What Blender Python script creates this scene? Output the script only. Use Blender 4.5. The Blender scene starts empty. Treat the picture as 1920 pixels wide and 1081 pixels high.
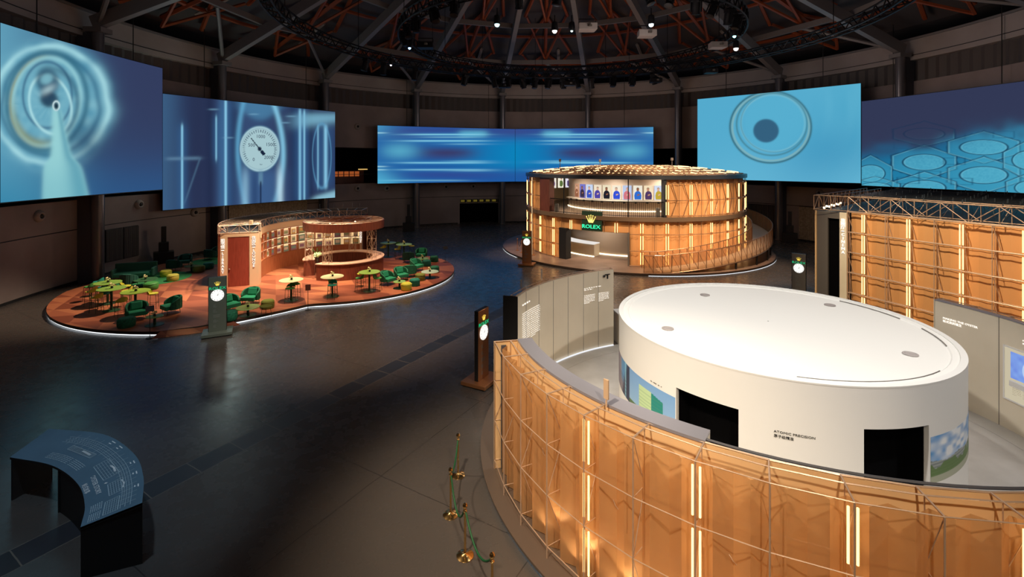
import bpy, math, random
import numpy as np
from mathutils import Vector, Matrix, Euler
random.seed(7)
rng = np.random.default_rng(5)
S = bpy.context.scene
COL = S.collection
PI = math.pi
F, HZ, CH = 907.0, 304.0, 7.5          # focal length in px of the 1920 frame, horizon row, camera height

# ---------------------------------------------------------------- camera, world, exposure, big lights
cd = bpy.data.cameras.new('camera'); cam = bpy.data.objects.new('camera', cd); COL.objects.link(cam)
cd.sensor_width = 36.0; cd.lens = F * 36.0 / 1920.0
cd.shift_y = -(540.5 - HZ) / 1920.0
cd.clip_start = 0.1; cd.clip_end = 400
cam.location = (0, 0, CH); cam.rotation_euler = (PI / 2, 0, 0)
S.camera = cam
w = bpy.data.worlds.new('world'); S.world = w; w.use_nodes = True
w.node_tree.nodes['Background'].inputs[0].default_value = (0.5, 0.55, 0.7, 1)
w.node_tree.nodes['Background'].inputs[1].default_value = 0.004
S.view_settings.view_transform = 'Standard'; S.view_settings.look = 'None'
S.view_settings.exposure = 0.0; S.view_settings.gamma = 1.0; S.view_settings.use_curve_mapping = False
S.cycles.sample_clamp_indirect = 4.0
S.cycles.sample_clamp_direct = 30.0
S.cycles.max_bounces = 7; S.cycles.transparent_max_bounces = 12
S.cycles.caustics_reflective = False; S.cycles.caustics_refractive = False


def lamp(kind, loc, power, color, target=None, **kw):
    l = bpy.data.lights.new('lamp', kind); l.energy = power; l.color = color
    for k, v in kw.items(): setattr(l, k, v)
    o = bpy.data.objects.new('lamp', l); COL.objects.link(o); o.location = loc
    if target is not None:
        o.rotation_euler = (Vector(target) - Vector(loc)).to_track_quat('-Z', 'Y').to_euler()
    return o


def spot(loc, target, power, color, deg, blend=0.4, rad=0.25):
    return lamp('SPOT', loc, power, color, target, spot_size=math.radians(deg), spot_blend=blend, shadow_soft_size=rad)


WARM = (1.0, 0.66, 0.36)
# stage spots over the white drum pavilion
spot((4.0, 13.8, 15.6), (7.0, 13.2, 2), 1700, (1.0, 0.97, 0.92), 66, 0.25)
spot((-1.5, 7.0, 15.4), (6.9, 13.0, 2.0), 5000, (1.0, 0.95, 0.90), 42, 0.4)
spot((12.0, 3.0, 15.4), (7.2, 13.0, 2.0), 5000, (1.0, 0.95, 0.90), 42, 0.4)
# added spots without fixtures, washing the copper wall in the foreground
spot((-3.0, 4.0, 13.0), (0.8, 9.5, 1.5), 6300, (1.0, 0.80, 0.58), 50, 0.8)
spot((3.0, -1.5, 13.0), (2.9, 6.9, 1.5), 4600, (1.0, 0.80, 0.58), 50, 0.8)
spot((-9.0, 12.0, 13.0), (-0.3, 11.5, 1.5), 3600, (1.0, 0.80, 0.58), 34, 0.8)
# stage spots over the lounge island
spot((-11.6, 25.5, 15.5), (-14.0, 28.2, 0), 18000, (1.0, 0.78, 0.54), 42, 0.8)
spot((-13.0, 31.0, 15.5), (-20.5, 26.2, 0), 16000, (1.0, 0.74, 0.52), 38, 0.8)
spot((-6.5, 27.5, 15.5), (-8.0, 29.5, 0), 12500, (1.0, 0.70, 0.48), 36, 0.8)
spot((-9.0, 36.0, 15.5), (-6.8, 34.0, 0), 4500, (1.0, 0.64, 0.42), 36, 0.8)
# stage spots on the two-storey rotunda and its apron
spot((4.0, 26.5, 15.5), (6.5, 33.0, 0), 12000, (1.0, 0.72, 0.48), 44, 0.8)
spot((16.0, 27.0, 15.5), (15.5, 34.0, 0), 12000, (1.0, 0.68, 0.44), 44, 0.8)
spot((12.0, 20.0, 15.5), (12.5, 35.0, 4.0), 17000, (1.0, 0.78, 0.54), 34, 0.8)
spot((-2.0, 30.0, 15.5), (2.8, 38.5, 3.5), 7500, (1.0, 0.78, 0.54), 34, 0.8)
# spots added to brighten the cinema wall and the console
spot((9.0, 16.5, 15.5), (18.0, 21.0, 2.8), 13000, (1.0, 0.78, 0.52), 44, 0.8)
spot((-7.5, 6.5, 14.5), (-9.2, 10.2, 0), 2100, (0.56, 0.80, 1.0), 34, 0.7)
spot((-3.5, 17.0, 15.0), (-6.8, 21.5, 0), 9500, (1.0, 0.70, 0.48), 50, 1.0)  # added warm spot, browns the floor in front of the lounge
spot((-7.5, 12.0, 14.5), (-12.7, 20.6, 1.2), 3200, (0.85, 1.0, 0.92), 12, 0.6)
spot((10.0, 34.0, 15.8), (10.6, 42.5, 6.6), 5000, (1.0, 0.72, 0.45), 60, 0.8)  # added spot to brighten the rotunda roof from above
spot((-10.5, 27.5, 15.5), (-14.4, 30.2, 0), 16000, (1.0, 0.90, 0.68), 24, 0.8)  # added narrow spot for the cream patch of light before the library
spot((-2.5, 35.0, 15.5), (1.2, 39.5, 0), 4500, (1.0, 0.70, 0.52), 30, 0.8)  # added spot to lift the left part of the rotunda apron
lamp('POINT', (-18.5, 39.5, 4.3), 130, (1.0, 0.72, 0.45), shadow_soft_size=0.1)  # bare lamp added to lift the slatted wall panel, no fitting there
# dim fill lamps added high in the hall, without fittings
lamp('POINT', (-23.2, 39.3, 10.0), 230, (0.80, 1.0, 0.90), shadow_soft_size=0.8)  # added for a greenish reflection in the floor
for hx, hy in ((-15, 12), (4, 48), (20, 34), (16, 14), (7, 26)):
    lamp('POINT', (hx, hy, 12.5), 240 if hx < -10 else 400, (1.0, 0.80, 0.72), shadow_soft_size=2.2)

# ---------------------------------------------------------------- materials
def lin(r, g, b):
    f = lambda c: ((c / 255) / 12.92 if c / 255 <= 0.04045 else ((c / 255 + 0.055) / 1.055) ** 2.4)
    return (f(r), f(g), f(b), 1.0)


def lin3(c):
    c = np.asarray(c, float) / 255.0
    return np.where(c <= 0.04045, c / 12.92, ((c + 0.055) / 1.055) ** 2.4)


def mat(name, col, rough=0.5, metal=0.0, spec=0.5, alpha=None):
    m = bpy.data.materials.new(name); m.use_nodes = True
    b = m.node_tree.nodes['Principled BSDF']
    b.inputs['Base Color'].default_value = (*col[:3], 1); b.inputs['Roughness'].default_value = rough
    b.inputs['Metallic'].default_value = metal; b.inputs['Specular IOR Level'].default_value = spec
    if alpha is not None: b.inputs['Alpha'].default_value = alpha
    return m


def glow(name, col, s, sample=True):
    m = bpy.data.materials.new(name); m.use_nodes = True; nt = m.node_tree; nt.nodes.clear()
    e = nt.nodes.new('ShaderNodeEmission'); o = nt.nodes.new('ShaderNodeOutputMaterial')
    e.inputs[0].default_value = (*col[:3], 1); e.inputs[1].default_value = s
    nt.links.new(e.outputs[0], o.inputs[0])
    if not sample: m.cycles.emission_sampling = 'NONE'
    return m


def noisy(m, c1, c2, scale, detail=4, coord='Object', stretch=(1, 1, 1), rough=None, lo=0.35, hi=0.65, bump=0.0):
    nt = m.node_tree; b = nt.nodes['Principled BSDF']
    tc = nt.nodes.new('ShaderNodeTexCoord'); mp = nt.nodes.new('ShaderNodeMapping')
    mp.inputs['Scale'].default_value = stretch
    n = nt.nodes.new('ShaderNodeTexNoise'); n.inputs['Scale'].default_value = scale; n.inputs['Detail'].default_value = detail
    r = nt.nodes.new('ShaderNodeValToRGB')
    r.color_ramp.elements[0].position = lo; r.color_ramp.elements[1].position = hi
    r.color_ramp.elements[0].color = (*c1[:3], 1); r.color_ramp.elements[1].color = (*c2[:3], 1)
    nt.links.new(tc.outputs[coord], mp.inputs[0]); nt.links.new(mp.outputs[0], n.inputs['Vector'])
    nt.links.new(n.outputs[0], r.inputs[0]); nt.links.new(r.outputs[0], b.inputs['Base Color'])
    if rough:
        mr = nt.nodes.new('ShaderNodeMapRange'); mr.inputs[1].default_value = 0.3; mr.inputs[2].default_value = 0.7
        mr.inputs[3].default_value = rough[0]; mr.inputs[4].default_value = rough[1]
        nt.links.new(n.outputs[0], mr.inputs[0]); nt.links.new(mr.outputs[0], b.inputs['Roughness'])
    if bump:
        bp = nt.nodes.new('ShaderNodeBump'); bp.inputs['Strength'].default_value = bump
        nt.links.new(n.outputs[0], bp.inputs['Height']); nt.links.new(bp.outputs[0], b.inputs['Normal'])
    return m


def M2(nt, op, a, b=None, c=None):
    n = nt.nodes.new('ShaderNodeMath'); n.operation = op
    for i, v in enumerate((a, b, c)):
        if v is None: continue
        if isinstance(v, (int, float)): n.inputs[i].default_value = v
        else: nt.links.new(v, n.inputs[i])
    return n.outputs[0]


def mixc(nt, f, a, b):
    n = nt.nodes.new('ShaderNodeMix'); n.data_type = 'RGBA'
    for k, v in (('A', a), ('B', b)):
        s = [i for i in n.inputs if i.name == k and i.type == 'RGBA'][0]
        if isinstance(v, tuple): s.default_value = (*v[:3], 1)
        else: nt.links.new(v, s)
    if isinstance(f, (int, float)): n.inputs[0].default_value = f
    else: nt.links.new(f, n.inputs[0])
    return [o for o in n.outputs if o.type == 'RGBA'][0]


def floor_material():
    m = mat('polished_concrete', (0.05, 0.05, 0.05), 0.35, 0, 0.5); nt = m.node_tree; b = nt.nodes['Principled BSDF']
    g = nt.nodes.new('ShaderNodeNewGeometry'); sp = nt.nodes.new('ShaderNodeSeparateXYZ'); nt.links.new(g.outputs['Position'], sp.inputs[0])
    X, Y = sp.outputs[0], sp.outputs[1]
    n1 = nt.nodes.new('ShaderNodeTexNoise'); n1.inputs['Scale'].default_value = 0.35; n1.inputs['Detail'].default_value = 6
    n2 = nt.nodes.new('ShaderNodeTexNoise'); n2.inputs['Scale'].default_value = 2.2; n2.inputs['Detail'].default_value = 5; n2.inputs['Roughness'].default_value = 0.55
    nt.links.new(g.outputs['Position'], n1.inputs['Vector']); nt.links.new(g.outputs['Position'], n2.inputs['Vector'])
    c = mixc(nt, n1.outputs[0], (0.062, 0.052, 0.046), (0.102, 0.088, 0.078))
    c = mixc(nt, M2(nt, 'MULTIPLY', n2.outputs[0], 0.4), c, (0.056, 0.056, 0.060))
    # slab joints on a 4 m grid turned by 30 degrees; a stone strip crosses the hall along the same direction
    ca, sa = math.cos(math.radians(59.6)), math.sin(math.radians(59.6))
    t = M2(nt, 'ADD', M2(nt, 'MULTIPLY', X, ca), M2(nt, 'MULTIPLY', Y, sa))
    s = M2(nt, 'SUBTRACT', M2(nt, 'MULTIPLY', Y, ca), M2(nt, 'MULTIPLY', X, sa))
    s0 = 12.76
    ds = M2(nt, 'SUBTRACT', s, s0)
    wob = M2(nt, 'MULTIPLY', M2(nt, 'SUBTRACT', n2.outputs[0], 0.5), 0.05)
    def joints(v, pitch, wd):
        f = M2(nt, 'ABSOLUTE', M2(nt, 'SUBTRACT', M2(nt, 'FRACT', M2(nt, 'DIVIDE', M2(nt, 'ADD', v, wob), pitch)), 0.5))
        return M2(nt, 'GREATER_THAN', f, 0.5 - wd / pitch)
    big = M2(nt, 'MAXIMUM', joints(t, 4.2, 0.010), joints(ds, 4.2, 0.010))
    c = mixc(nt, M2(nt, 'MULTIPLY', big, 0.6), c, (0.012, 0.012, 0.013))
    strip = M2(nt, 'LESS_THAN', M2(nt, 'ABSOLUTE', ds), 0.36)
    cellv = nt.nodes.new('ShaderNodeCombineXYZ')
    nt.links.new(M2(nt, 'FLOOR', M2(nt, 'DIVIDE', t, 1.05)), cellv.inputs[0]); nt.links.new(M2(nt, 'FLOOR', M2(nt, 'DIVIDE', M2(nt, 'ADD', ds, 2.0), 4.0)), cellv.inputs[1])
    wn = nt.nodes.new('ShaderNodeTexWhiteNoise'); nt.links.new(cellv.outputs[0], wn.inputs[0])
    sc = mixc(nt, wn.outputs[0], (0.016, 0.019, 0.026), (0.042, 0.046, 0.056))
    sj = M2(nt, 'MAXIMUM', joints(t, 1.05, 0.012), joints(M2(nt, 'ADD', ds, 0.36), 0.72, 0.020))
    sc = mixc(nt, sj, sc, (0.14, 0.12, 0.10))
    c = mixc(nt, strip, c, sc)
    nt.links.new(c, b.inputs['Base Color'])
    mr = nt.nodes.new('ShaderNodeMapRange'); mr.inputs[1].default_value = 0.3; mr.inputs[2].default_value = 0.7
    mr.inputs[3].default_value = 0.22; mr.inputs[4].default_value = 0.32
    nt.links.new(n2.outputs[0], mr.inputs[0])
    nt.links.new(M2(nt, 'ADD', mr.outputs[0], M2(nt, 'MULTIPLY', strip, 0.15)), b.inputs['Roughness'])
    bp = nt.nodes.new('ShaderNodeBump'); bp.inputs['Strength'].default_value = 0.008; bp.inputs['Distance'].default_value = 0.02
    nt.links.new(n2.outputs[0], bp.inputs['Height']); nt.links.new(bp.outputs[0], b.inputs['Normal'])
    return m


def terracotta_material():
    m = mat('terracotta_boards', (0.4, 0.13, 0.06), 0.5, 0, 0.35); nt = m.node_tree; b = nt.nodes['Principled BSDF']
    g = nt.nodes.new('ShaderNodeNewGeometry'); sp = nt.nodes.new('ShaderNodeSeparateXYZ'); nt.links.new(g.outputs['Position'], sp.inputs[0])
    X, Y = sp.outputs[0], sp.outputs[1]
    a = M2(nt, 'ADD', M2(nt, 'MULTIPLY', X, 0.86), M2(nt, 'MULTIPLY', Y, 0.42))
    c_ = M2(nt, 'SUBTRACT', M2(nt, 'MULTIPLY', Y, 0.80), M2(nt, 'MULTIPLY', X, 0.22))
    ia = M2(nt, 'FLOOR', M2(nt, 'DIVIDE', a, 1.35)); ic = M2(nt, 'FLOOR', M2(nt, 'DIVIDE', c_, 1.05))
    fa = M2(nt, 'FRACT', M2(nt, 'DIVIDE', a, 1.35)); fc = M2(nt, 'FRACT', M2(nt, 'DIVIDE', c_, 1.05))
    tri = M2(nt, 'GREATER_THAN', M2(nt, 'ADD', fa, fc), 1.0)
    cv = nt.nodes.new('ShaderNodeCombineXYZ'); nt.links.new(ia, cv.inputs[0]); nt.links.new(ic, cv.inputs[1])
    nt.links.new(M2(nt, 'MULTIPLY', tri, 0.35), cv.inputs[2])
    wn = nt.nodes.new('ShaderNodeTexWhiteNoise'); nt.links.new(cv.outputs[0], wn.inputs[0])
    r = nt.nodes.new('ShaderNodeValToRGB'); nt.links.new(wn.outputs[0], r.inputs[0])
    e = r.color_ramp.elements; e[0].color = (0.18, 0.045, 0.022, 1); e[1].color = (0.50, 0.18, 0.08, 1)
    k = e.new(0.5); k.color = (0.34, 0.10, 0.05, 1)
    n = nt.nodes.new('ShaderNodeTexNoise'); n.inputs['Scale'].default_value = 6; nt.links.new(g.outputs['Position'], n.inputs['Vector'])
    c2 = mixc(nt, M2(nt, 'MULTIPLY', n.outputs[0], 0.35), r.outputs[0], (0.22, 0.07, 0.04))
    nt.links.new(c2, b.inputs['Base Color'])
    return m


def sheet_material(name, base, trans, rough, metal, transl=0.25):
    """copper-coloured woven metal sheet: partly see-through, partly reflecting"""
    m = mat(name, base, rough, metal, 0.5); nt = m.node_tree; b = nt.nodes['Principled BSDF']; out = nt.nodes['Material Output']
    tl = nt.nodes.new('ShaderNodeBsdfTranslucent'); tl.inputs[0].default_value = (base[0], base[1], base[2], 1)
    tr = nt.nodes.new('ShaderNodeBsdfTransparent'); tr.inputs[0].default_value = (1.0, 0.86, 0.68, 1)
    m1 = nt.nodes.new('ShaderNodeMixShader'); m1.inputs[0].default_value = transl
    m2 = nt.nodes.new('ShaderNodeMixShader'); m2.inputs[0].default_value = trans
    nt.links.new(b.outputs[0], m1.inputs[1]); nt.links.new(tl.outputs[0], m1.inputs[2])
    nt.links.new(m1.outputs[0], m2.inputs[1]); nt.links.new(tr.outputs[0], m2.inputs[2])
    nt.links.new(m2.outputs[0], out.inputs[0])
    return m


def vcol_material(name, emit=0.0, rough=0.5):
    m = bpy.data.materials.new(name); m.use_nodes = True; nt = m.node_tree
    at = nt.nodes.new('ShaderNodeAttribute'); at.attribute_name = 'Col'
    if emit:
        nt.nodes.clear(); at = nt.nodes.new('ShaderNodeAttribute'); at.attribute_name = 'Col'
        e = nt.nodes.new('ShaderNodeEmission'); o = nt.nodes.new('ShaderNodeOutputMaterial')
        e.inputs[1].default_value = emit
        nt.links.new(at.outputs['Color'], e.inputs[0]); nt.links.new(e.outputs[0], o.inputs[0])
    else:
        b = nt.nodes['Principled BSDF']; b.inputs['Roughness'].default_value = rough
        nt.links.new(at.outputs['Color'], b.inputs['Base Color'])
    return m


def fluted_wood(name, c1, c2, rough=0.45):
    m = noisy(mat(name, c1, rough), c1, c2, 3.0, 6, 'Object', (6, 6, 0.6))
    return m


MT = dict(
    floor=floor_material(), terra=terracotta_material(),
    wall=noisy(mat('hall_wall', (0.3, 0.25, 0.24), 0.7), (0.26, 0.21, 0.20), (0.33, 0.27, 0.255), 0.4),
    walltop=noisy(mat('hall_wall_pale', (0.36, 0.33, 0.31), 0.7), (0.34, 0.30, 0.28), (0.42, 0.38, 0.36), 0.3),
    beam=mat('grey_steel', (0.20, 0.19, 0.19), 0.5), dark=mat('black_paint', (0.012, 0.012, 0.013), 0.5),
    pipe=mat('painted_pipe', (0.17, 0.165, 0.18), 0.28, 0.5), fin=mat('dark_fin', (0.075, 0.08, 0.10), 0.6),
    louver=mat('louver_brown', (0.10, 0.085, 0.08), 0.6), deck=mat('roof_deck', (0.075, 0.07, 0.075), 0.8),
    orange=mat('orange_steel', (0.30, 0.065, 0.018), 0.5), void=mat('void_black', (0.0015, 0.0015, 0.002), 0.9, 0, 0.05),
    truss=mat('black_truss', (0.008, 0.008, 0.010), 0.5, 0.0, 0.2), rod=mat('champagne_rod', (0.62, 0.45, 0.33), 0.34, 0.4),
    rodd=mat('bronze_rod', (0.30, 0.17, 0.10), 0.35, 0.7),
    panel=sheet_material('copper_mesh_sheet', (0.80, 0.47, 0.22), 0.32, 0.42, 0.25, 0.35),
    panelo=sheet_material('copper_mesh_lined', (0.86, 0.45, 0.18), 0.08, 0.60, 0.12, 0.2),
    guard=sheet_material('copper_mesh_guard', (0.78, 0.54, 0.33), 0.66, 0.35, 0.4, 0.3),
    copper=mat('copper_lining', (0.90, 0.62, 0.33), 0.45, 0.15), champ=noisy(mat('champagne_metal', (0.85, 0.76, 0.58), 0.42, 0.10), (0.80, 0.71, 0.545), (0.88, 0.79, 0.62), 0.6),
    cap=mat('smoked_cap', (0.30, 0.31, 0.37), 0.3, 0.2), white=mat('white_paint', (0.86, 0.85, 0.81), 0.55),
    whitetop=mat('white_membrane', (0.90, 0.89, 0.84), 0.7), ifloor=noisy(mat('pale_resin_floor', (0.6, 0.58, 0.54), 0.4), (0.50, 0.48, 0.45), (0.60, 0.58, 0.55), 1.2, 8),
    tube=glow('warm_tube', (1.0, 0.54, 0.20), 3.4), strip=glow('white_strip', (0.88, 0.94, 1.0), 1.3), softstrip=glow('soft_strip', (0.95, 0.96, 1.0), 1.0), strip2=glow('cool_strip', (0.75, 0.92, 1.0), 0.9),
    wstrip=glow('warm_strip', (1.0, 0.78, 0.50), 5.0), letter=glow('glow_letters_and_print', (1.0, 0.93, 0.85), 1.25, False), print=mat('white_print', (0.85, 0.85, 0.84), 0.6),
    gletter=glow('green_letters', (0.01, 0.55, 0.22), 1.0, False), crown=glow('gold_crown', (1.0, 0.72, 0.10), 1.1, False),
    gletter2=glow('green_neon', (0.05, 1.0, 0.45), 1.3, False), crown2=glow('bright_crown', (1.0, 0.80, 0.18), 1.8, False),
    face=glow('clock_face', (1.0, 0.98, 0.94), 1.05), black=mat('black_ink', (0.01, 0.01, 0.01), 0.6),
    wood=fluted_wood('red_wood', (0.115, 0.026, 0.013), (0.19, 0.045, 0.022)), wood2=fluted_wood('orange_wood', (0.36, 0.11, 0.045), (0.46, 0.16, 0.07)),
    door=fluted_wood('dark_red_door', (0.22, 0.035, 0.02), (0.28, 0.05, 0.03)), cream=mat('cream_panel', (0.72, 0.50, 0.32), 0.5),
    darkwood=fluted_wood('dark_wood', (0.10, 0.03, 0.018), (0.17, 0.05, 0.03)), ctop=mat('counter_top', (0.68, 0.45, 0.32), 0.4),
    niche=glow('shelf_backlight', (1.0, 0.64, 0.30), 1.0), shelffill=glow('shelf_fill_strip', (1.0, 0.80, 0.52), 2.4), platedge=mat('platform_edge', (0.045, 0.028, 0.02), 0.5),
    apron=noisy(mat('brown_apron', (0.22, 0.15, 0.11), 0.42), (0.17, 0.11, 0.08), (0.25, 0.17, 0.13), 0.8),
    totem=mat('totem_grey', (0.15, 0.175, 0.15), 0.4, 0.2), totemc=mat('totem_copper', (0.40, 0.17, 0.07), 0.35, 0.5),
    gold=mat('polished_gold', (0.80, 0.52, 0.20), 0.18, 1.0), rope=mat('green_rope', (0.0, 0.08, 0.02), 0.6),
    kblue=noisy(mat('console_blue', (0.10, 0.17, 0.24), 0.45), (0.075, 0.155, 0.23), (0.09, 0.18, 0.265), 1.5), kline=mat('console_print', (0.36, 0.48, 0.55), 0.5), kprint=mat('console_bright_print', (0.80, 0.85, 0.88), 0.5),
    grey=mat('grey_metal', (0.22, 0.20, 0.18), 0.4, 0.5), slab=mat('slab_edge', (0.20, 0.13, 0.08), 0.45, 0.3),
    rug=noisy(mat('green_rug', (0.02, 0.22, 0.07), 0.9), (0.015, 0.17, 0.05), (0.03, 0.25, 0.08), 8),
    g1=noisy(mat('deep_green_weave', (0.01, 0.16, 0.08), 0.8), (0.006, 0.10, 0.055), (0.015, 0.20, 0.10), 14), g2=mat('emerald_cushion', (0.01, 0.26, 0.13), 0.8),
    g3=mat('lime_upholstery', (0.58, 0.58, 0.05), 0.6), g4=mat('olive_weave', (0.17, 0.20, 0.03), 0.8), g5=mat('teal_seat', (0.01, 0.26, 0.19), 0.7),
    g6=mat('leaf_green', (0.06, 0.30, 0.06), 0.6), ttop=mat('green_enamel', (0.26, 0.46, 0.08), 0.3), wtop=mat('pale_enamel', (0.78, 0.78, 0.45), 0.3),
    gleg=mat('dark_green_metal', (0.02, 0.07, 0.03), 0.4, 0.3), petal=mat('cream_petals', (0.85, 0.75, 0.40), 0.6), leaf=mat('leaf', (0.05, 0.20, 0.04), 0.6),
    vase=mat('dark_vase', (0.02, 0.02, 0.02), 0.3), slat=noisy(mat('wood_slats', (0.16, 0.12, 0.09), 0.6), (0.42, 0.31, 0.20), (0.62, 0.48, 0.33), 6),
)

# ---------------------------------------------------------------- mesh helpers
class MB:
    def __init__(s): s.v = []; s.f = []; s.T = None
    def add(s, vs, fs):
        n = len(s.v)
        if s.T is not None: vs = [tuple(s.T @ Vector(p)) for p in vs]
        s.v += [tuple(p) for p in vs]; s.f += [tuple(i + n for i in f) for f in fs]; return s
    def box(s, c, d, rz=0.0):
        x, y, z = d[0] / 2, d[1] / 2, d[2] / 2; co, si = math.cos(rz), math.sin(rz)
        vs = []
        for a, b, e in ((-1, -1, -1), (1, -1, -1), (1, 1, -1), (-1, 1, -1), (-1, -1, 1), (1, -1, 1), (1, 1, 1), (-1, 1, 1)):
            px, py = a * x, b * y
            vs.append((c[0] + px * co - py * si, c[1] + px * si + py * co, c[2] + e * z))
        return s.add(vs, [(0, 3, 2, 1), (4, 5, 6, 7), (0, 1, 5, 4), (1, 2, 6, 5), (2, 3, 7, 6), (3, 0, 4, 7)])
    def tube(s, pts, r, n=6, closed=False):
        pts = [Vector(p) for p in pts]; rs = r if isinstance(r, (list, tuple)) else [r] * len(pts)
        vs = []; fs = []; m = len(pts)
        for i, p in enumerate(pts):
            a = pts[i - 1] if (i > 0 or closed) else p; b = pts[(i + 1) % m] if (i < m - 1 or closed) else p
            d = (b - a).normalized(); u = d.orthogonal() if abs(d.z) > 0.95 else d.cross(Vector((0, 0, 1)))
            u.normalize(); v = d.cross(u)
            for k in range(n):
                t = 2 * PI * k / n; vs.append(tuple(p + (u * math.cos(t) + v * math.sin(t)) * rs[i]))
        for i in range(m if closed else m - 1):
            j = (i + 1) % m
            for k in range(n):
                l = (k + 1) % n; fs.append((i * n + k, i * n + l, j * n + l, j * n + k))
        if not closed:
            fs.append(tuple(range(n))[::-1]); fs.append(tuple((m - 1) * n + k for k in range(n)))
        return s.add(vs, fs)
    def lathe(s, prof, c=(0, 0, 0), n=20):
        vs = []; fs = []
        for r, z in prof:
            for k in range(n):
                t = 2 * PI * k / n; vs.append((c[0] + r * math.cos(t), c[1] + r * math.sin(t), c[2] + z))
        m = len(prof)
        for i in range(m - 1):
            for k in range(n):
                l = (k + 1) % n; fs.append((i * n + k, i * n + l, (i + 1) * n + l, (i + 1) * n + k))
        fs.append(tuple(range(n))[::-1]); fs.append(tuple((m - 1) * n + k for k in range(n)))
        return s.add(vs, fs)
    def cyl(s, c, r, h, n=20): return s.lathe([(r, 0), (r, h)], c, n)
    def prism(s, poly, z0, z1):
        n = len(poly)
        return s.add([(x, y, z0) for x, y in poly] + [(x, y, z1) for x, y in poly],
                     [tuple(range(n))[::-1], tuple(range(n, 2 * n))] + [(i, (i + 1) % n, n + (i + 1) % n, n + i) for i in range(n)])
    def arc(s, c, r0, r1, a0, a1, z0, z1, step=2.0):
        """solid piece of a ring between radii r0 < r1; z0, z1 numbers or functions of the angle"""
        full = abs(a1 - a0) >= 359.9; n = max(1, int(math.ceil(abs(a1 - a0) / step)))
        fz0 = z0 if callable(z0) else (lambda a: z0); fz1 = z1 if callable(z1) else (lambda a: z1)
        vs = []; fs = []; m = n if full else n + 1
        for i in range(m):
            a = a0 + (a1 - a0) * i / n; t = math.radians(a); co, si = math.cos(t), math.sin(t)
            for r, z in ((r0, fz0(a)), (r1, fz0(a)), (r1, fz1(a)), (r0, fz1(a))):
                vs.append((c[0] + r * co, c[1] + r * si, z))
        for i in range(n):
            j = (i + 1) % m
            for k in range(4):
                l = (k + 1) % 4; fs.append((i * 4 + k, i * 4 + l, j * 4 + l, j * 4 + k))
        if not full: fs += [(3, 2, 1, 0), tuple(n * 4 + k for k in range(4))]
        return s.add(vs, fs)
    def sheet(s, grid):
        """grid of points [rows][cols] as one skin"""
        R, Cc = len(grid), len(grid[0]); vs = [p for row in grid for p in row]
        return s.add(vs, [(i * Cc + j, i * Cc + j + 1, (i + 1) * Cc + j + 1, (i + 1) * Cc + j) for i in range(R - 1) for j in range(Cc - 1)])
    def ball(s, c, r, n=10, sq=1.0):
        prof = [(max(1e-4, r * math.sin(PI * i / n)), -r * sq * math.cos(PI * i / n)) for i in range(n + 1)]
        return s.lathe(prof, c, max(8, n))
    def build(s, name, m, parent=None, smooth=False, bevel=0.0):
        me = bpy.data.meshes.new(name); me.from_pydata(s.v, [], s.f); me.update()
        if m is not None: me.materials.append(m)
        if smooth:
            me.shade_smooth()
            me.set_sharp_from_angle(angle=math.radians(40))
        o = bpy.data.objects.new(name, me); COL.objects.link(o)
        if parent is not None: o.parent = parent
        if bevel:
            b = o.modifiers.new('bevel', 'BEVEL'); b.width = bevel; b.segments = 2; b.limit_method = 'ANGLE'
        return o


def tag(o, label=None, cat=None, group=None, kind=None):
    if label: o['label'] = label
    if cat: o['category'] = cat
    if group: o['group'] = group
    if kind: o['kind'] = kind
    return o


def thing(name, label, cat, loc=(0, 0, 0), rz=0.0, group=None):
    o = bpy.data.objects.new(name, None); COL.objects.link(o); o.empty_display_size = 0.1
    o.location = loc; o.rotation_euler = (0, 0, rz)
    return tag(o, label, cat, group)


def struct(name, mb, m, smooth=False, label=None):
    o = mb.build(name, m, None, smooth); o['kind'] = 'structure'
    if label: o['label'] = label
    return o


def kids(o): return list(KIDS.get(o.name, []))
def copy_tree(o, parent=None):
    c = o.copy(); COL.objects.link(c)
    if parent is not None: c.parent = parent
    for ch in [x for x in o.children]: copy_tree(ch, c)
    return c


def at(px, py, z=0.0):
    """point of the plane at height z that the photo shows at (px, py)"""
    Y = F * (CH - z) / (py - HZ); return Vector(((px - 960) / F * Y, Y, z))


def pol(c, r, a, z=0.0):
    t = math.radians(a); return Vector((c[0] + r * math.cos(t), c[1] + r * math.sin(t), z))


_txt = {}
def text_mesh(body, size=1.0, align='CENTER', depth=0.01):
    key = (body, size, align, depth)
    if key in _txt: return _txt[key]
    cu = bpy.data.curves.new('t', 'FONT'); cu.body = body; cu.size = size; cu.align_x = align; cu.align_y = 'CENTER'; cu.extrude = depth; cu.resolution_u = 2
    o = bpy.data.objects.new('t', cu); COL.objects.link(o)
    me = bpy.data.meshes.new_from_object(o.evaluated_get(bpy.context.evaluated_depsgraph_get()))
    r = ([tuple(v.co) for v in me.vertices], [tuple(p.vertices) for p in me.polygons])
    bpy.data.objects.remove(o); bpy.data.curves.remove(cu); bpy.data.meshes.remove(me)
    _txt[key] = r; return r


def lettering(body, size, fn, m, parent, name='lettering', align='CENTER', depth=0.006, stretch=1.0, world=True):
    """text mapped by fn(x, y, z) -> point"""
    vs, fs = text_mesh(body, size, align, depth)
    mb = MB(); mb.add([fn(x * stretch, y, z) for x, y, z in vs], fs)
    o = mb.build(name, m, parent)
    if world: o.matrix_parent_inverse = Matrix.Translation(-parent.location)
    return o


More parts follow.
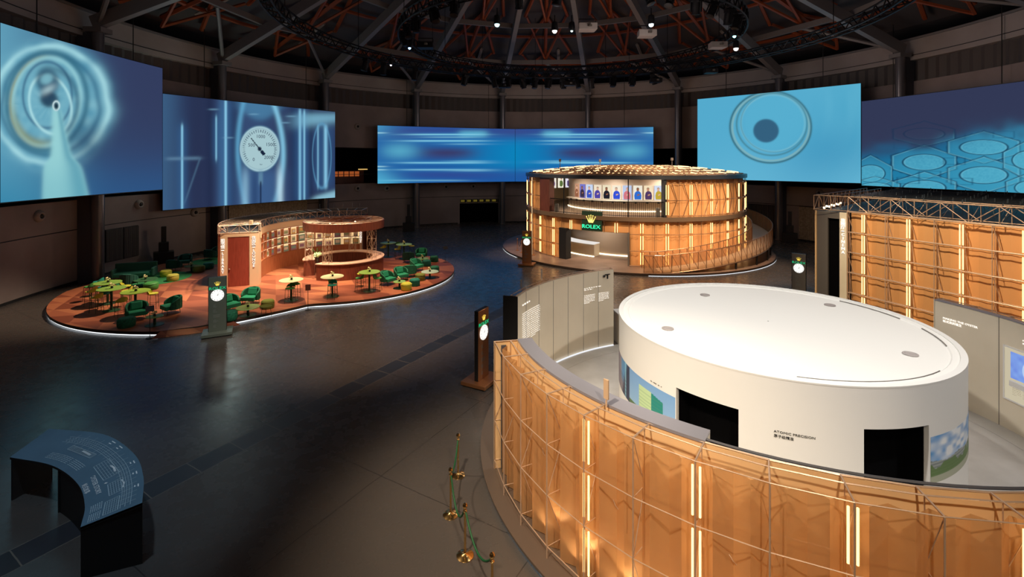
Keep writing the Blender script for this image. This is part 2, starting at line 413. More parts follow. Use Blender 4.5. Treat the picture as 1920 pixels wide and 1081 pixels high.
def crown_mb(mb, w, fn):
    """five-pointed crown with a ball on each point"""
    vs = []; fs = []
    base = [(-0.30, 0.0), (0.30, 0.0), (0.34, 0.16), (-0.34, 0.16)]
    polys = [base]
    for t, hgt, ang in ((-0.30, 0.72, -0.30), (-0.15, 0.86, -0.13), (0, 0.92, 0), (0.15, 0.86, 0.13), (0.30, 0.72, 0.30)):
        polys.append([(t * 0.9 - 0.085, 0.14), (t * 0.9 + 0.085, 0.14), (t + ang + 0.015, hgt), (t + ang - 0.015, hgt)])
    for p in polys:
        n = len(p); mb.add([fn(x * w, y * w, 0.004) for x, y in p] + [fn(x * w, y * w, 0.012) for x, y in p],
                           [tuple(range(n)), tuple(range(n, 2 * n))] + [(i, (i + 1) % n, n + (i + 1) % n, n + i) for i in range(n)])
    for t, hgt, ang in ((-0.30, 0.72, -0.30), (-0.15, 0.86, -0.13), (0, 0.92, 0), (0.15, 0.86, 0.13), (0.30, 0.72, 0.30)):
        pts = [((t + ang) * w + 0.07 * w * math.cos(k * PI / 4), (hgt + 0.04) * w + 0.07 * w * math.sin(k * PI / 4)) for k in range(8)]
        mb.add([fn(x, y, 0.005) for x, y in pts] + [fn(x, y, 0.014) for x, y in pts], [tuple(range(8)), tuple(range(8, 16))] + [(i, (i + 1) % 8, 8 + (i + 1) % 8, 8 + i) for i in range(8)])
    return mb


def painted(name, nu, nv, pos, color, m, parent=None):
    """dense surface; pos(u, v) -> point arrays, color(u, v) -> linear rgb array, stored per vertex"""
    u, v = np.meshgrid(np.linspace(0, 1, nu), np.linspace(0, 1, nv)); u = u.ravel(); v = v.ravel()
    P = pos(u, v); Cc = np.clip(color(u, v), 0, None)
    me = bpy.data.meshes.new(name); me.vertices.add(nu * nv); me.vertices.foreach_set('co', P.astype(np.float32).ravel())
    i, j = np.meshgrid(np.arange(nu - 1), np.arange(nv - 1)); b = (j * nu + i).ravel()
    q = np.stack([b, b + 1, b + nu + 1, b + nu], 1).astype(np.int32); nf = len(q)
    me.loops.add(nf * 4); me.loops.foreach_set('vertex_index', q.ravel())
    me.polygons.add(nf); me.polygons.foreach_set('loop_start', (np.arange(nf) * 4).astype(np.int32))
    me.update(calc_edges=True)
    a = me.color_attributes.new('Col', 'FLOAT_COLOR', 'POINT')
    a.data.foreach_set('color', np.concatenate([Cc, np.ones((len(Cc), 1))], 1).astype(np.float32).ravel())
    me.materials.append(m)
    o = bpy.data.objects.new(name, me); COL.objects.link(o)
    if parent is not None: o.parent = parent
    return o


def sm(d, e): return 1 / (1 + np.exp(np.clip(d / max(e, 1e-6), -40, 40)))       # 1 inside (d < 0), 0 outside
def over(C_, mask, col): return C_ * (1 - mask[:, None]) + lin3(col)[None, :] * mask[:, None]
def ell(x, y, cx, cy, rx, ry, rot=0.0):
    c, s = math.cos(rot), math.sin(rot); dx, dy = x - cx, y - cy
    return np.sqrt(((dx * c + dy * s) / rx) ** 2 + ((-dx * s + dy * c) / ry) ** 2)
def gau(d, w_): return np.exp(-(d / w_) ** 2)
def vnoise(x, y, seed=0):
    r = np.random.default_rng(seed).random((64, 64)); xi = np.floor(x).astype(int); yi = np.floor(y).astype(int)
    fx = x - xi; fy = y - yi; fx = fx * fx * (3 - 2 * fx); fy = fy * fy * (3 - 2 * fy)
    g = lambda a, b: r[a % 64, b % 64]
    return (g(xi, yi) * (1 - fx) + g(xi + 1, yi) * fx) * (1 - fy) + (g(xi, yi + 1) * (1 - fx) + g(xi + 1, yi + 1) * fx) * fy

# ================================================================ THE HALL
AC = (2.46, 30.9); AR = 29.6
mb = MB(); mb.prism([(AC[0] + 38 * math.cos(k * PI / 36), AC[1] + 38 * math.sin(k * PI / 36)) for k in range(72)], -0.2, 0)
struct('floor', mb, MT['floor'])


def hall_ring(name, dr0, dr1, z0, z1, m, a0=-24, a1=204, smooth=True):
    return struct(name, MB().arc(AC, AR + dr0, AR + dr1, a0, a1, z0, z1, 1.5), m, smooth)


# doorway in the lower wall, seen between two columns: leave a gap there
D0, D1 = 96.4 + 0.9, 107.6
for k, (a0, a1) in enumerate(((-24, 98.0), (107.4, 204))):
    hall_ring('wall_lower' if k == 0 else 'wall_lower_left', 0, 0.4, 0, 3.28, MT['wall'], a0, a1)
mb = MB(); mb.arc(AC, AR + 0.02, AR + 0.4, 98.0, 107.4, 2.95, 3.28, 1.5); struct('wall_over_doorway', mb, MT['wall'])
hall_ring('wall_groove', 0.06, 0.4, 3.28, 3.34, MT['dark'])
hall_ring('wall_middle', 0, 0.4, 3.34, 5.15, MT['wall'])
hall_ring('wall_gallery_floor', 0.02, 3.6, 5.0, 5.14, MT['dark'])
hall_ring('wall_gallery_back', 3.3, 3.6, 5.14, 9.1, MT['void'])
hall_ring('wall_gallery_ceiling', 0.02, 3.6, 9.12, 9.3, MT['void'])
hall_ring('wall_upper', 0, 0.4, 9.1, 13.8, MT['wall'])
# corrugated louvre band and pale ring beam above it
vs = []; mbl = MB(); n = 0
g0 = []; g1 = []
a = -24.0
while a <= 204.01:
    r = AR + (0.10 if n % 2 else 0.28); p = pol(AC, r, a)
    g0.append((p.x, p.y, 13.8)); g1.append((p.x, p.y, 15.45)); a += 0.75; n += 1
mbl.sheet([g0, g1]); struct('wall_louvre_band', mbl, MT['louver'])
hall_ring('wall_louvre_backing', 0.35, 0.5, 13.8, 15.5, MT['dark'])
hall_ring('trim_ring_beam', -0.35, 0.4, 15.4, 16.95, MT['walltop'])
hall_ring('trim_ring_beam_ledge', -0.5, 0.3, 16.95, 17.1, MT['beam'])
hall_ring('trim_ring_beam_groove', -0.37, -0.3, 15.75, 15.80, MT['dark'])
# wall behind the camera, further out
mb = MB(); mb.arc(AC, 35.0, 35.4, 200, 340, 0, 19.5, 4); struct('wall_rear', mb, MT['wall'], True)
for a in (204, -24):
    mb = MB(); p, q = pol(AC, AR, a), pol(AC, 35.6, a); mid = (p + q) / 2
    mb.box((mid.x, mid.y, 9.75), ((q - p).length, 0.3, 19.5), math.radians(a)); struct('wall_return', mb, MT['wall'])
# doorway
dm = MB(); dm.arc(AC, AR + 1.2, AR + 1.4, 97.5, 107.9, 0, 3.0, 1.5); d = struct('door_1', dm, MT['void'])
fm = MB(); fm.arc(AC, AR + 0.1, AR + 0.3, 98.0, 107.4, 2.45, 2.55, 1.5)
for k in range(7): fm.arc(AC, AR + 0.1, AR + 0.3, 98.2 + k * 1.5, 98.35 + k * 1.5, 2.55, 2.95, 0.5)
fm.build('door_frame', MT['grey'], d)
gm = MB()
for k in range(6): gm.arc(AC, AR + 0.32, AR + 0.36, 98.6 + k * 1.5, 99.5 + k * 1.5, 2.62, 2.86, 1.0)
gm.build('lit_transom', glow('transom_glow', lin(120, 105, 40), 0.5, False), d)
# baseboard line
hall_ring('baseboard_hall', -0.05, 0.02, 0, 0.14, MT['dark'], -24, 97.5); hall_ring('baseboard_hall_left', -0.05, 0.02, 0, 0.14, MT['dark'], 107.9, 204)

# columns: pipe, dark fin behind it, capital plate
CANG = [97.3 + 20.95 * k for k in range(-5, 6)]
for a in CANG:
    p = pol(AC, AR - 1.15, a); r0 = pol(AC, AR - 0.95, a); r1 = pol(AC, AR + 0.02, a)
    m1 = MB(); m1.cyl((p.x, p.y, 0), 0.33, 15.6, 20); c = struct('steel_column', m1, MT['pipe'], True)
    m2 = MB(); mid = (r0 + r1) / 2; m2.box((mid.x, mid.y, 7.8), (0.96, 0.32, 15.6), math.radians(a)); m2.build('fin', MT['fin'], c)
    m3 = MB(); m3.box((p.x, p.y, 15.75), (1.1, 0.9, 0.3), math.radians(a)); m3.build('capital', MT['beam'], c)
    m4 = MB(); m4.cyl((p.x, p.y, 0), 0.36, 0.08, 18); m4.build('foot_plate', MT['beam'], c)

# roof: cone deck, radial box beams, ring purlins, orange bracing
AZ, EZ = 27.3, 16.9
def roofz(r): return EZ + (AZ - EZ) * (AR - r) / AR
vs = []; fs = []; n = 68
mb = MB()
rows = []
for r in (0.3, 12, 24, AR + 0.5, 38):
    rows.append([tuple(pol(AC, r, 360 * k / n, roofz(min(r, AR)) + 1.35)) for k in range(n + 1)])
mb.sheet(rows); struct('ceiling', mb, MT['deck'])
for k, a in enumerate(CANG + [97.3 + 20.95 * 6, 97.3 - 20.95 * 6]):
    m1 = MB(); t = math.radians(a)
    P0 = pol(AC, AR - 0.9, a, 16.2); P1 = pol(AC, 2.2, a, roofz(2.2) - 0.2)
    d = (P1 - P0).normalized(); u = Vector((-math.sin(t), math.cos(t), 0)); v = d.cross(u); h = 0.42; wd = 0.22
    vs = [tuple(P + u * (sx * wd) + v * (sz * h)) for P in (P0, P1) for sx, sz in ((-1, -1), (1, -1), (1, 1), (-1, 1))]
    m1.add(vs, [(0, 1, 2, 3), (7, 6, 5, 4), (0, 4, 5, 1), (1, 5, 6, 2), (2, 6, 7, 3), (3, 7, 4, 0)])
    o = struct('roof_beam', m1, MT['beam'])
BA = CANG + [97.3 + 20.95 * 6, 97.3 - 20.95 * 6]; BA.sort()
for k in range(len(BA) - 1):
    a0, a1 = BA[k], BA[k + 1]; am = (a0 + a1) / 2
    for r in (24.0, 17.5, 11.0):
        m1 = MB(); P0 = pol(AC, r, a0, roofz(r) - 0.1); P1 = pol(AC, r, a1, roofz(r) - 0.1)
        d = (P1 - P0); mid = (P0 + P1) / 2
        m1.box(tuple(mid), (d.length, 0.26, 0.45), math.atan2(d.y, d.x)); struct('roof_purlin', m1, MT['beam'])
    # grey raking braces from the column heads to the first ring
    m1 = MB(); m1.tube([pol(AC, AR - 1.2, a0, 16.2), pol(AC, 24.0, a0 + 10.4, roofz(24) - 0.15)], 0.14, 6); struct('roof_brace', m1, MT['beam'])
    # orange secondary truss work above
    m1 = MB()
    for r0, r1 in ((28.6, 24.0), (24.0, 17.5), (17.5, 11.0), (11.0, 5.0)):
        z0, z1 = roofz(r0) + 0.9, roofz(r1) + 0.9
        m1.tube([pol(AC, r0, a0 + 3.5, z0), pol(AC, r1, am, z1 + 0.1)], 0.17, 5); m1.tube([pol(AC, r0, a1 - 3.5, z0), pol(AC, r1, am, z1 + 0.1)], 0.17, 5)
        m1.tube([pol(AC, r0, am, roofz(r0) + 0.2), pol(AC, r1, a0 + 4, z1)], 0.13, 5); m1.tube([pol(AC, r0, am, roofz(r0) + 0.2), pol(AC, r1, a1 - 4, z1)], 0.13, 5)
        m1.tube([pol(AC, r0, am, z0), pol(AC, r1, am, z1)], 0.2, 5)
    for r in (26.5, 21.0, 14.5):
        m1.tube([pol(AC, r, a0, roofz(r) + 1.0), pol(AC, r, am, roofz(r) + 1.0), pol(AC, r, a1, roofz(r) + 1.0)], 0.17, 5)
    struct('roof_bracing', m1, MT['orange'])
    # white skylight strips in the deck
    m1 = MB(); P0 = pol(AC, 27.3, a0 + 7, roofz(27.3) + 1.05); P1 = pol(AC, 23.5, a0 + 7, roofz(23.5) + 1.05); m1.tube([P0, P1], 0.16, 4); struct('roof_strip', m1, MT['walltop'])

# wall fittings ----------------------------------------------------------------
def on_wall(px, z=None, r=AR, py=None):
    k = (px - 960) / F; a = k * k + 1; b = -2 * (k * AC[0] + AC[1]); d = AC[0] ** 2 + AC[1] ** 2 - r * r
    Y = (-b + math.sqrt(b * b - 4 * a * d)) / (2 * a); X = k * Y
    if z is None: z = CH - (py - HZ) / F * Y
    return Vector((X, Y, z)), math.degrees(math.atan2(Y - AC[1], X - AC[0]))


nz = [(72, 405, 'round white air nozzle on the hall wall, nearest the left edge, below the drill screen'),
      (260, 383, 'round white air nozzle right of the nearest column, below the drill screen'),
      (364, 398, 'small round air nozzle low under the pressure gauge screen'),
      (670, 237, 'round air nozzle high on the wall between the gauge screen and the striped screen'),
      (670, 353, 'round air nozzle below the dark gallery, between gauge screen and striped screen'),
      (725, 353, 'round air nozzle just under the left corner of the striped screen'),
      (836, 350, 'round air nozzle under the striped screen, left one above the dark doorway'),
      (887, 349, 'round air nozzle under the striped screen, right one above the dark doorway'),
      (1537, 361, 'round dark-throated air nozzle above the corner of the cinema building')]
for px, py, lb in nz:
    p, a = on_wall(px, py=py)
    o = thing('air_nozzle', lb, 'air vent', (p.x, p.y, p.z), math.radians(a - 90))
    prof = [(0.12, 0.0), (0.34, 0.0), (0.34, 0.06), (0.30, 0.14), (0.20, 0.22), (0.15, 0.20), (0.12, 0.0)]
    mb = MB(); mb.T = Matrix.Rotation(PI / 2, 4, 'X'); mb.lathe(prof, (0, 0, 0), 18); mb.build('nozzle_ring', MT['walltop'], o, True)
    mb = MB(); mb.T = Matrix.Rotation(PI / 2, 4, 'X') @ Matrix.Rotation(0.5, 4, 'Y'); mb.ball((0, 0, 0.08), 0.14, 10); mb.build('nozzle_throat', MT['dark'], o, True)


def wall_panel(name, px0, px1, z0, z1, label, cat, slats, m, frame):
    p0, a0 = on_wall(px0, 0); p1, a1 = on_wall(px1, 0); a0, a1 = max(a0, a1), min(a0, a1)
    o = thing(name, label, cat, tuple(pol(AC, AR, (a0 + a1) / 2, z0)))
    L = o.location
    def B(nm, mbx, mm):
        ob = mbx.build(nm, mm, o); ob.matrix_parent_inverse = Matrix.Translation(-L); return ob
    B('backing', MB().arc(AC, AR - 0.06, AR - 0.01, a1, a0, z0, z1, 1.0), frame)
    s = MB(); n = slats
    for k in range(n):
        aa = a1 + (a0 - a1) * (k + 0.2) / n; ab = a1 + (a0 - a1) * (k + 0.75) / n
        s.arc(AC, AR - 0.13, AR - 0.06, aa, ab, z0 + 0.05, z1 - 0.05, 2.0)
    B('slats', s, m); return o


wall_panel('vent_grille', 196, 228, 0.8, 3.0, 'large brown louvred grille in the wall behind the left end of the lounge', 'vent', 14, MT['louver'], MT['dark'])
wall_panel('vent_grille', 230, 258, 0.8, 3.0, 'large brown louvred grille, right one of the pair behind the lounge sofa', 'vent', 12, MT['louver'], MT['dark'])
wall_panel('slatted_wall_panel', 427, 480, 2.0, 5.0, 'tall wood-slat wall panel above the library box, left half', 'wall panel', 26, MT['slat'], MT['dark'])
wall_panel('slatted_wall_panel', 480, 575, 2.0, 5.05, 'wide wood-slat wall panel above the library roof truss', 'wall panel', 40, MT['slat'], MT['dark'])
wall_panel('slatted_wall_panel', 1499, 1534, 0.1, 3.3, 'pale vertical-slat wall panel beside the cinema corner', 'wall panel', 16, MT['slat'], MT['dark'])
wall_panel('slatted_wall_panel', 1403, 1455, 0.1, 3.2, 'dim slatted wall panel behind the top of the spiral ramp', 'wall panel', 16, MT['louver'], MT['dark'])

# loudspeaker towers
for px, py, h, lb in ((307, 494, 2.75, 'tall black loudspeaker tower against the wall behind the lounge sofa'),
                      (766, 427, 2.9, 'black loudspeaker tower against the far wall, left of the dark doorway'),
                      (1481, 446, 2.9, 'black loudspeaker tower against the wall right of the spiral ramp')):
    p = at(px, py, 0) * (1.0 if px < 400 else 0.955 if px < 900 else 0.945); p.z = 0; o = thing('loudspeaker_tower', lb, 'loudspeaker', tuple(p), math.atan2(p.x, p.y) * -1)
    MB().box((0, 0, 0.45), (1.25, 0.8, 0.9)).build('subwoofer', MT['dark'], o, bevel=0.02)
    MB().box((0, 0, 1.25), (0.62, 0.5, 0.7)).build('bass_cabinet', MT['dark'], o, bevel=0.02)
    MB().box((0, 0, 1.6 + (h - 1.6) / 2), (0.32, 0.3, h - 1.6)).build('line_column', MT['dark'], o, bevel=0.01)

# lit kiosk visible in the dark gallery
p, a = on_wall(652, 6.0, AR + 2.2); o = thing('gallery_kiosk', 'small amber-lit kiosk inside the dark upper gallery between two screens', 'kiosk', (p.x, p.y, 5.14), math.radians(a - 90))
MB().box((0, 0, 0.7), (3.6, 0.5, 1.4)).build('counter', MT['darkwood'], o)
k = MB()
for i in range(5): k.box((-1.5 + i * 0.62, -0.27, 1.05), (0.5, 0.03, 0.55))
k.build('lit_panels', glow('kiosk_glow', lin(150, 75, 35), 1.0, False), o)
MB().box((1.75, -0.1, 1.55), (0.9, 0.5, 0.1)).build('lit_hood', glow('kiosk_hood', lin(235, 190, 110), 1.0, False), o)
gr = MB(); gr.arc(AC, AR + 0.1, AR + 0.14, -24, 204, 6.15, 6.2, 1.5)
struct('trim_gallery_rail', gr, MT['dark'])

# ================================================================ VIDEO SCREENS
MSCR = vcol_material('screen_picture', 1.0)
def screen(label, x0, Y0, x1, Y1, z0, z1, paint, nu, nv, bulge=0.2, ends=None):
    """curved LED wall between the directions x0 and x1 at depths Y0 and Y1; paint(x, y) gives the picture content"""
    A = np.array([(x0 - 960) / F * Y0, Y0]); B = np.array([(x1 - 960) / F * Y1, Y1])
    d = B - A; L = np.hypot(*d); nrm = np.array([d[1], -d[0]]) / L
    c = np.array(AC); mid = (A + B) / 2
    if np.dot(nrm, c - mid) < 0: nrm = -nrm
    o = thing('video_screen', label, 'screen', (mid[0], mid[1], z0))
    inv = Matrix.Translation((-mid[0], -mid[1], -z0))
    def xy(u, off=0.0):
        s = -bulge * 4 * u * (1 - u) + off
        return A[0] + d[0] * u + nrm[0] * s, A[1] + d[1] * u + nrm[1] * s
    def pos(u, v):
        X, Y = xy(u, 0.02); return np.stack([X, Y, z0 + (z1 - z0) * v], 1)
    def col(u, v):
        X, Y = xy(u); px = x0 + (x1 - x0) * (u * Y1) / ((1 - u) * Y0 + u * Y1)     # even steps of the picture, foreshortened
        yt = HZ - (z1 - CH) * F / Y; yb = HZ - (z0 - CH) * F / Y
        return paint(px, yb + (yt - yb) * v)
    s = painted('picture', nu, nv, pos, col, MSCR, o); s.matrix_parent_inverse = inv
    mb = MB(); g = []
    for off in (-0.02, -0.30):
        g.append([(*xy(k / 12, off), z0 - 0.05) for k in range(13)]); g.append([(*xy(k / 12, off), z1 + 0.05) for k in range(13)])
    mb.sheet([g[0], g[1], g[3], g[2], g[0]])
    for e in (0, 12): mb.add([g[0][e], g[1][e], g[3][e], g[2][e]], [(0, 1, 2, 3)])
    b = mb.build('cabinet', MT['dark'], o); b.matrix_parent_inverse = inv
    for k in (0.2, 0.8):
        X, Y = xy(k, -0.2); mb = MB(); mb.tube([(X, Y, z1), (X, Y, roofz(min(AR, math.hypot(X - AC[0], Y - AC[1]))) + 0.8)], 0.03, 5)
        h = mb.build('hanging_cable', MT['dark'], o); h.matrix_parent_inverse = inv
    return o, inv, xy


def base(x, c): return np.tile(lin3(c), (len(x), 1))
def p_drill(x, y):
    C_ = base(x, (50, 76, 116))
    C_ = over(C_, sm(x - 75 - (y - 200) * 0.1, 55), (104, 172, 198)); C_ = over(C_, sm(330 - y, 40) * sm(x - 120, 60), (20, 120, 160))
    C_ = over(C_, sm(190 - x, 28) * 0.85, (52, 72, 112)); C_ = over(C_, sm(190 - x, 20) * sm(y - 330, 60) * 0.75, (50, 54, 84))
    C_ = over(C_, sm(320 - y, 25) * sm(130 - x, 25) * 0.55, (38, 96, 150))
    cx, cy = 98, 196
    e = ell(x, y, cx, cy, 116 + 6 * vnoise(y / 30, x * 0, 6), 118, 0.15); C_ = over(C_, sm(e - 1, 0.05) * 0.9, (92, 160, 186))
    n = vnoise(np.arctan2(y - cy, x - cx) * 5 + 9, e * 9, 1); C_ = over(C_, sm(e - 1, 0.05) * n * 0.55, (150, 205, 216))
    C_ = over(C_, gau(e - 0.93, 0.05) * (0.35 + 0.5 * n), (170, 222, 230)); C_ = over(C_, gau(e - 0.80, 0.05) * 0.6, (44, 98, 130))
    e2 = ell(x, y, 92, 190, 78, 92, 0.2); C_ = over(C_, gau(e2 - 1, 0.08) * 0.75, (50, 104, 128)); C_ = over(C_, gau(e2 - 0.9, 0.05) * 0.6 * sm(x - 92, 8), (150, 140, 60))
    C_ = over(C_, gau(ell(x, y, 92, 190, 66, 82, 0.2) - 1, 0.06) * 0.7, (150, 206, 214)); C_ = over(C_, sm(ell(x, y, 92, 182, 56, 70) - 1, 0.06) * 0.65, (110, 172, 192))
    C_ = over(C_, gau(ell(x, y, 94, 178, 48, 62) - 1, 0.06) * 0.8, (64, 110, 140)); C_ = over(C_, gau(ell(x, y, 100, 196, 40, 56, -0.3) - 1, 0.07) * 0.8, (174, 224, 230))
    C_ = over(C_, sm(ell(x, y, 95, 152, 22, 26, -0.3) - 1, 0.12) * 0.85, (28, 60, 92)); C_ = over(C_, sm(ell(x, y, 93, 148, 12, 9, -0.4) - 1, 0.2) * 0.8, (130, 190, 205))
    C_ = over(C_, sm(ell(x, y, 98, 186, 18, 15, 0.2) - 1, 0.12) * 0.9, (22, 44, 74)); C_ = over(C_, gau(ell(x, y, 96, 168, 20, 9, -0.5), 0.8) * 0.55, (190, 220, 225))
    C_ = over(C_, gau(ell(x, y, 92, 196, 84, 96, 0.2) - 0.72, 0.07) * 0.55 * sm(100 - x, 10), (38, 78, 104)); C_ = over(C_, gau(ell(x, y, 92, 190, 76, 90, 0.2) - 0.86, 0.09) * 0.6 * sm(205 - y, 14) * sm(x - 95, 10), (128, 126, 58))
    C_ = over(C_, sm(ell(x, y, 170, 265, 34, 30, -0.5) - 1, 0.35) * 0.6, (40, 50, 84));
    wdt = np.maximum(7 + (y - 200) * 0.13, 5) + 15 * sm(302 - y, 5)
    ax = 111 + (y - 195) * 0.105
    f = sm(np.abs(x - ax) - wdt, 2.2) * sm(200 - y, 4)
    C_ = over(C_, f, (150, 208, 212)); C_ = over(C_, f * gau((x - ax - wdt * 0.7), wdt * 0.5) * 0.75, (84, 150, 172)); C_ = over(C_, f * sm(322 - y, 16) * 0.35, (80, 158, 180))
    C_ = over(C_, gau(ell(x, y, 112, 198, 6, 8) - 1, 0.25) * 0.9, (210, 235, 240)); C_ = over(C_, sm(ell(x, y, 112, 199, 4, 6) - 1, 0.2), (24, 40, 60))
    return C_


def p_gauge(x, y):
    C_ = base(x, (42, 52, 86))
    C_ = over(C_, gau(x - 470, 60) * 0.55, (60, 88, 130)); C_ = over(C_, sm(x - 330, 12) * 0.5, (72, 120, 160))
    C_ = over(C_, gau(x - 372, 26) * 0.6, (38, 46, 74))
    C_ = over(C_, gau(x - 395, 9) * 0.5, (28, 36, 64)); C_ = over(C_, gau(x - 440, 10) * 0.5, (30, 42, 74)); C_ = over(C_, gau(x - 552, 7) * 0.6, (30, 44, 78)); C_ = over(C_, gau(x - 584, 5) * 0.6, (28, 34, 62)); C_ = over(C_, gau(x - 418, 8) * 0.4, (70, 110, 150))
    for cx, wd, a, y0, y1 in ((342, 2.0, 0.95, 234, 400), (407, 1.6, 0.8, 218, 300), (425, 2.4, 1.0, 186, 400), (564, 2.4, 0.85, 205, 380), (572, 1.8, 0.8, 207, 376), (611, 3.2, 0.9, 235, 352), (597, 1.6, 0.6, 235, 352)):
        C_ = over(C_, gau(x - cx, wd) * a * sm(y0 - y, 2) * sm(y - y1, 2), (150, 214, 240)); C_ = over(C_, gau(x - cx, wd * 5) * a * 0.25 * sm(y0 - y, 6) * sm(y - y1, 6), (60, 130, 190))
    C_ = over(C_, sm(y - 214 - 10 * np.cos((x - 490) / 16), 3) * sm(np.abs(x - 490) - 40, 6) * 0.5, (84, 150, 190)); C_ = over(C_, gau(x - 448 - ((y - 280) / 60) ** 2 * 5, 5) * 0.75, (96, 166, 204))
    C_ = over(C_, gau(x - 533 + ((y - 290) / 60) ** 2 * 7, 5) * 0.85, (130, 196, 226)); C_ = over(C_, sm(np.abs(x - 492) - 42, 8) * sm(318 - y, 5) * 0.6, (66, 104, 152))
    C_ = over(C_, gau(x - 462, 7) * sm(320 - y, 8) * 0.55, (150, 200, 225)); C_ = over(C_, gau(x - 527, 6) * sm(318 - y, 8) * 0.75, (190, 225, 240)); C_ = over(C_, gau(x - 480, 7) * sm(322 - y, 8) * 0.5, (28, 50, 90))
    C_ = over(C_, sm(214 - y + 0.0 * x, 3) * sm(y - 232 - (600 - x) * 0.16, 4) * sm(560 - x, 10) * 0.8, (130, 190, 215)); C_ = over(C_, sm(366 - y - (x - 600) * 0.3, 2) * sm(588 - x, 4) * 0.8, (150, 205, 225))
    C_ = over(C_, gau(np.abs(ell(x, y, 604, 292, 17, 60)) - 1, 0.06) * 0.5, (96, 160, 200)); C_ = over(C_, gau(y - 297 + (x - 340) * 0.02, 3.5) * sm(np.abs(x - 345) - 32, 3) * 0.45, (110, 150, 180)); C_ = over(C_, gau(x + (y - 297) * 0.35 - 376, 2) * sm(297 - y, 1) * sm(y - 380, 5) * 0.35, (90, 130, 160))
    for cx, cy in ((402, 205), (478, 214), (430, 258), (536, 230), (548, 218)): C_ = over(C_, sm(np.abs(x - cx) - 8, 2) * gau(y - cy, 1.6) * 0.5, (120, 170, 200))
    e = ell(x, y, 489, 279, 38, 43); C_ = over(C_, sm(e - 1.03, 0.012), (66, 104, 136)); C_ = over(C_, sm(e - 0.98, 0.012) * sm(0.9 - e, 0.01), (170, 205, 215)); C_ = over(C_, sm(e - 0.90, 0.012), (165, 198, 205))
    an = np.arctan2(-(y - 279), x - 489); tick = (np.abs(((an * 180 / PI) % 7.5) - 3.75) < 1.5) & (e > 0.72) & (e < 0.84) & ~((an < -0.85) & (an > -2.29)); C_ = over(C_, tick * 0.75, (40, 60, 90))
    t = (x - 489) * -0.62 + (y - 279) * -0.78; s = np.abs((x - 489) * 0.78 - (y - 279) * 0.62); C_ = over(C_, ((s < 0.9 - t * 0.0) & (t > -14) & (t < 26)) * 1.0, (24, 36, 60)); C_ = over(C_, ((s < 3.2) & (t > -14) & (t < -5)) * 1.0, (24, 36, 60)); C_ = over(C_, sm(ell(x, y, 489, 279, 3.6, 4) - 1, 0.1), (24, 36, 60))
    C_ = over(C_, sm(np.abs(x - 491) - 4, 0.8) * sm(322 - y, 2) * sm(y - 345, 2), (90, 130, 160)); C_ = over(C_, gau(x - 491, 1.5) * sm(340 - y, 1), (26, 40, 70))
    return C_


def p_streak(mirror):
    def f(x, y):
        X = 1932 - x if mirror else x          # the right screen shows the left one reversed
        yy = y
        C_ = base(x, (30, 90, 160)); C_ = over(C_, sm(np.abs(yy - 248) - 9, 6) * 0.9 * sm(725 - X, 20), (64, 60, 120)); C_ = over(C_, sm(880 - X, 22) * sm(np.abs(yy - 290) - 28, 5), (10, 136, 190))
        C_ = over(C_, sm(np.abs(X - 870) - 90, 20) * 0.3, (20, 80, 160)); C_ = over(C_, sm(np.abs(X - 838) - 48, 12) * sm(np.abs(yy - 286) - 9, 5) * 0.95, (62, 44, 78)); C_ = over(C_, sm(np.abs(yy - 272) - 3, 3) * sm(np.abs(X - 850) - 50, 14) * 0.6, (30, 110, 180))
        C_ = over(C_, sm(np.abs(X - 750) - 28, 10) * sm(np.abs(yy - 283) - 12, 5) * 0.8, (96, 184, 208)); C_ = over(C_, sm(np.abs(X - 888) - 25, 4) * sm(np.abs(yy - 251) - 5, 2) * 0.75, (110, 200, 220))
        for cy, x0, x1, a in ((252, 770, 900, 1), (264, 765, 905, 1), (305, 760, 905, 1), (318, 760, 910, 1), (257, 800, 890, 0.5), (320, 860, 910, 0.7), (302, 860, 905, 0.6), (270, 850, 905, 0.5), (338, 720, 870, 0.5)):
            C_ = over(C_, gau(yy - cy, 1.3) * sm(x0 - X, 14) * sm(X - x1, 12) * a, (160, 230, 240)); C_ = over(C_, gau(yy - cy, 4) * sm(x0 - X, 24) * sm(X - x1, 18) * a * 0.4, (40, 150, 210))
        C_ = over(C_, sm(np.abs(yy - 327) - 7, 4) * sm(np.abs(X - 850) - 90, 25) * 0.55, (60, 56, 130)); C_ = over(C_, sm(X - 740 + (338 - yy) * 1.0, 14) * sm(312 - yy, 9) * 0.8, (90, 190, 220)); C_ = over(C_, sm(X - 722, 14) * sm(yy - 254, 6) * 0.7, (90, 180, 215))
        for cy in (249, 312, 318): C_ = over(C_, gau(yy - cy, 1.0) * sm(X - 722, 4) * 0.8, (180, 235, 245))
        return C_
    return f


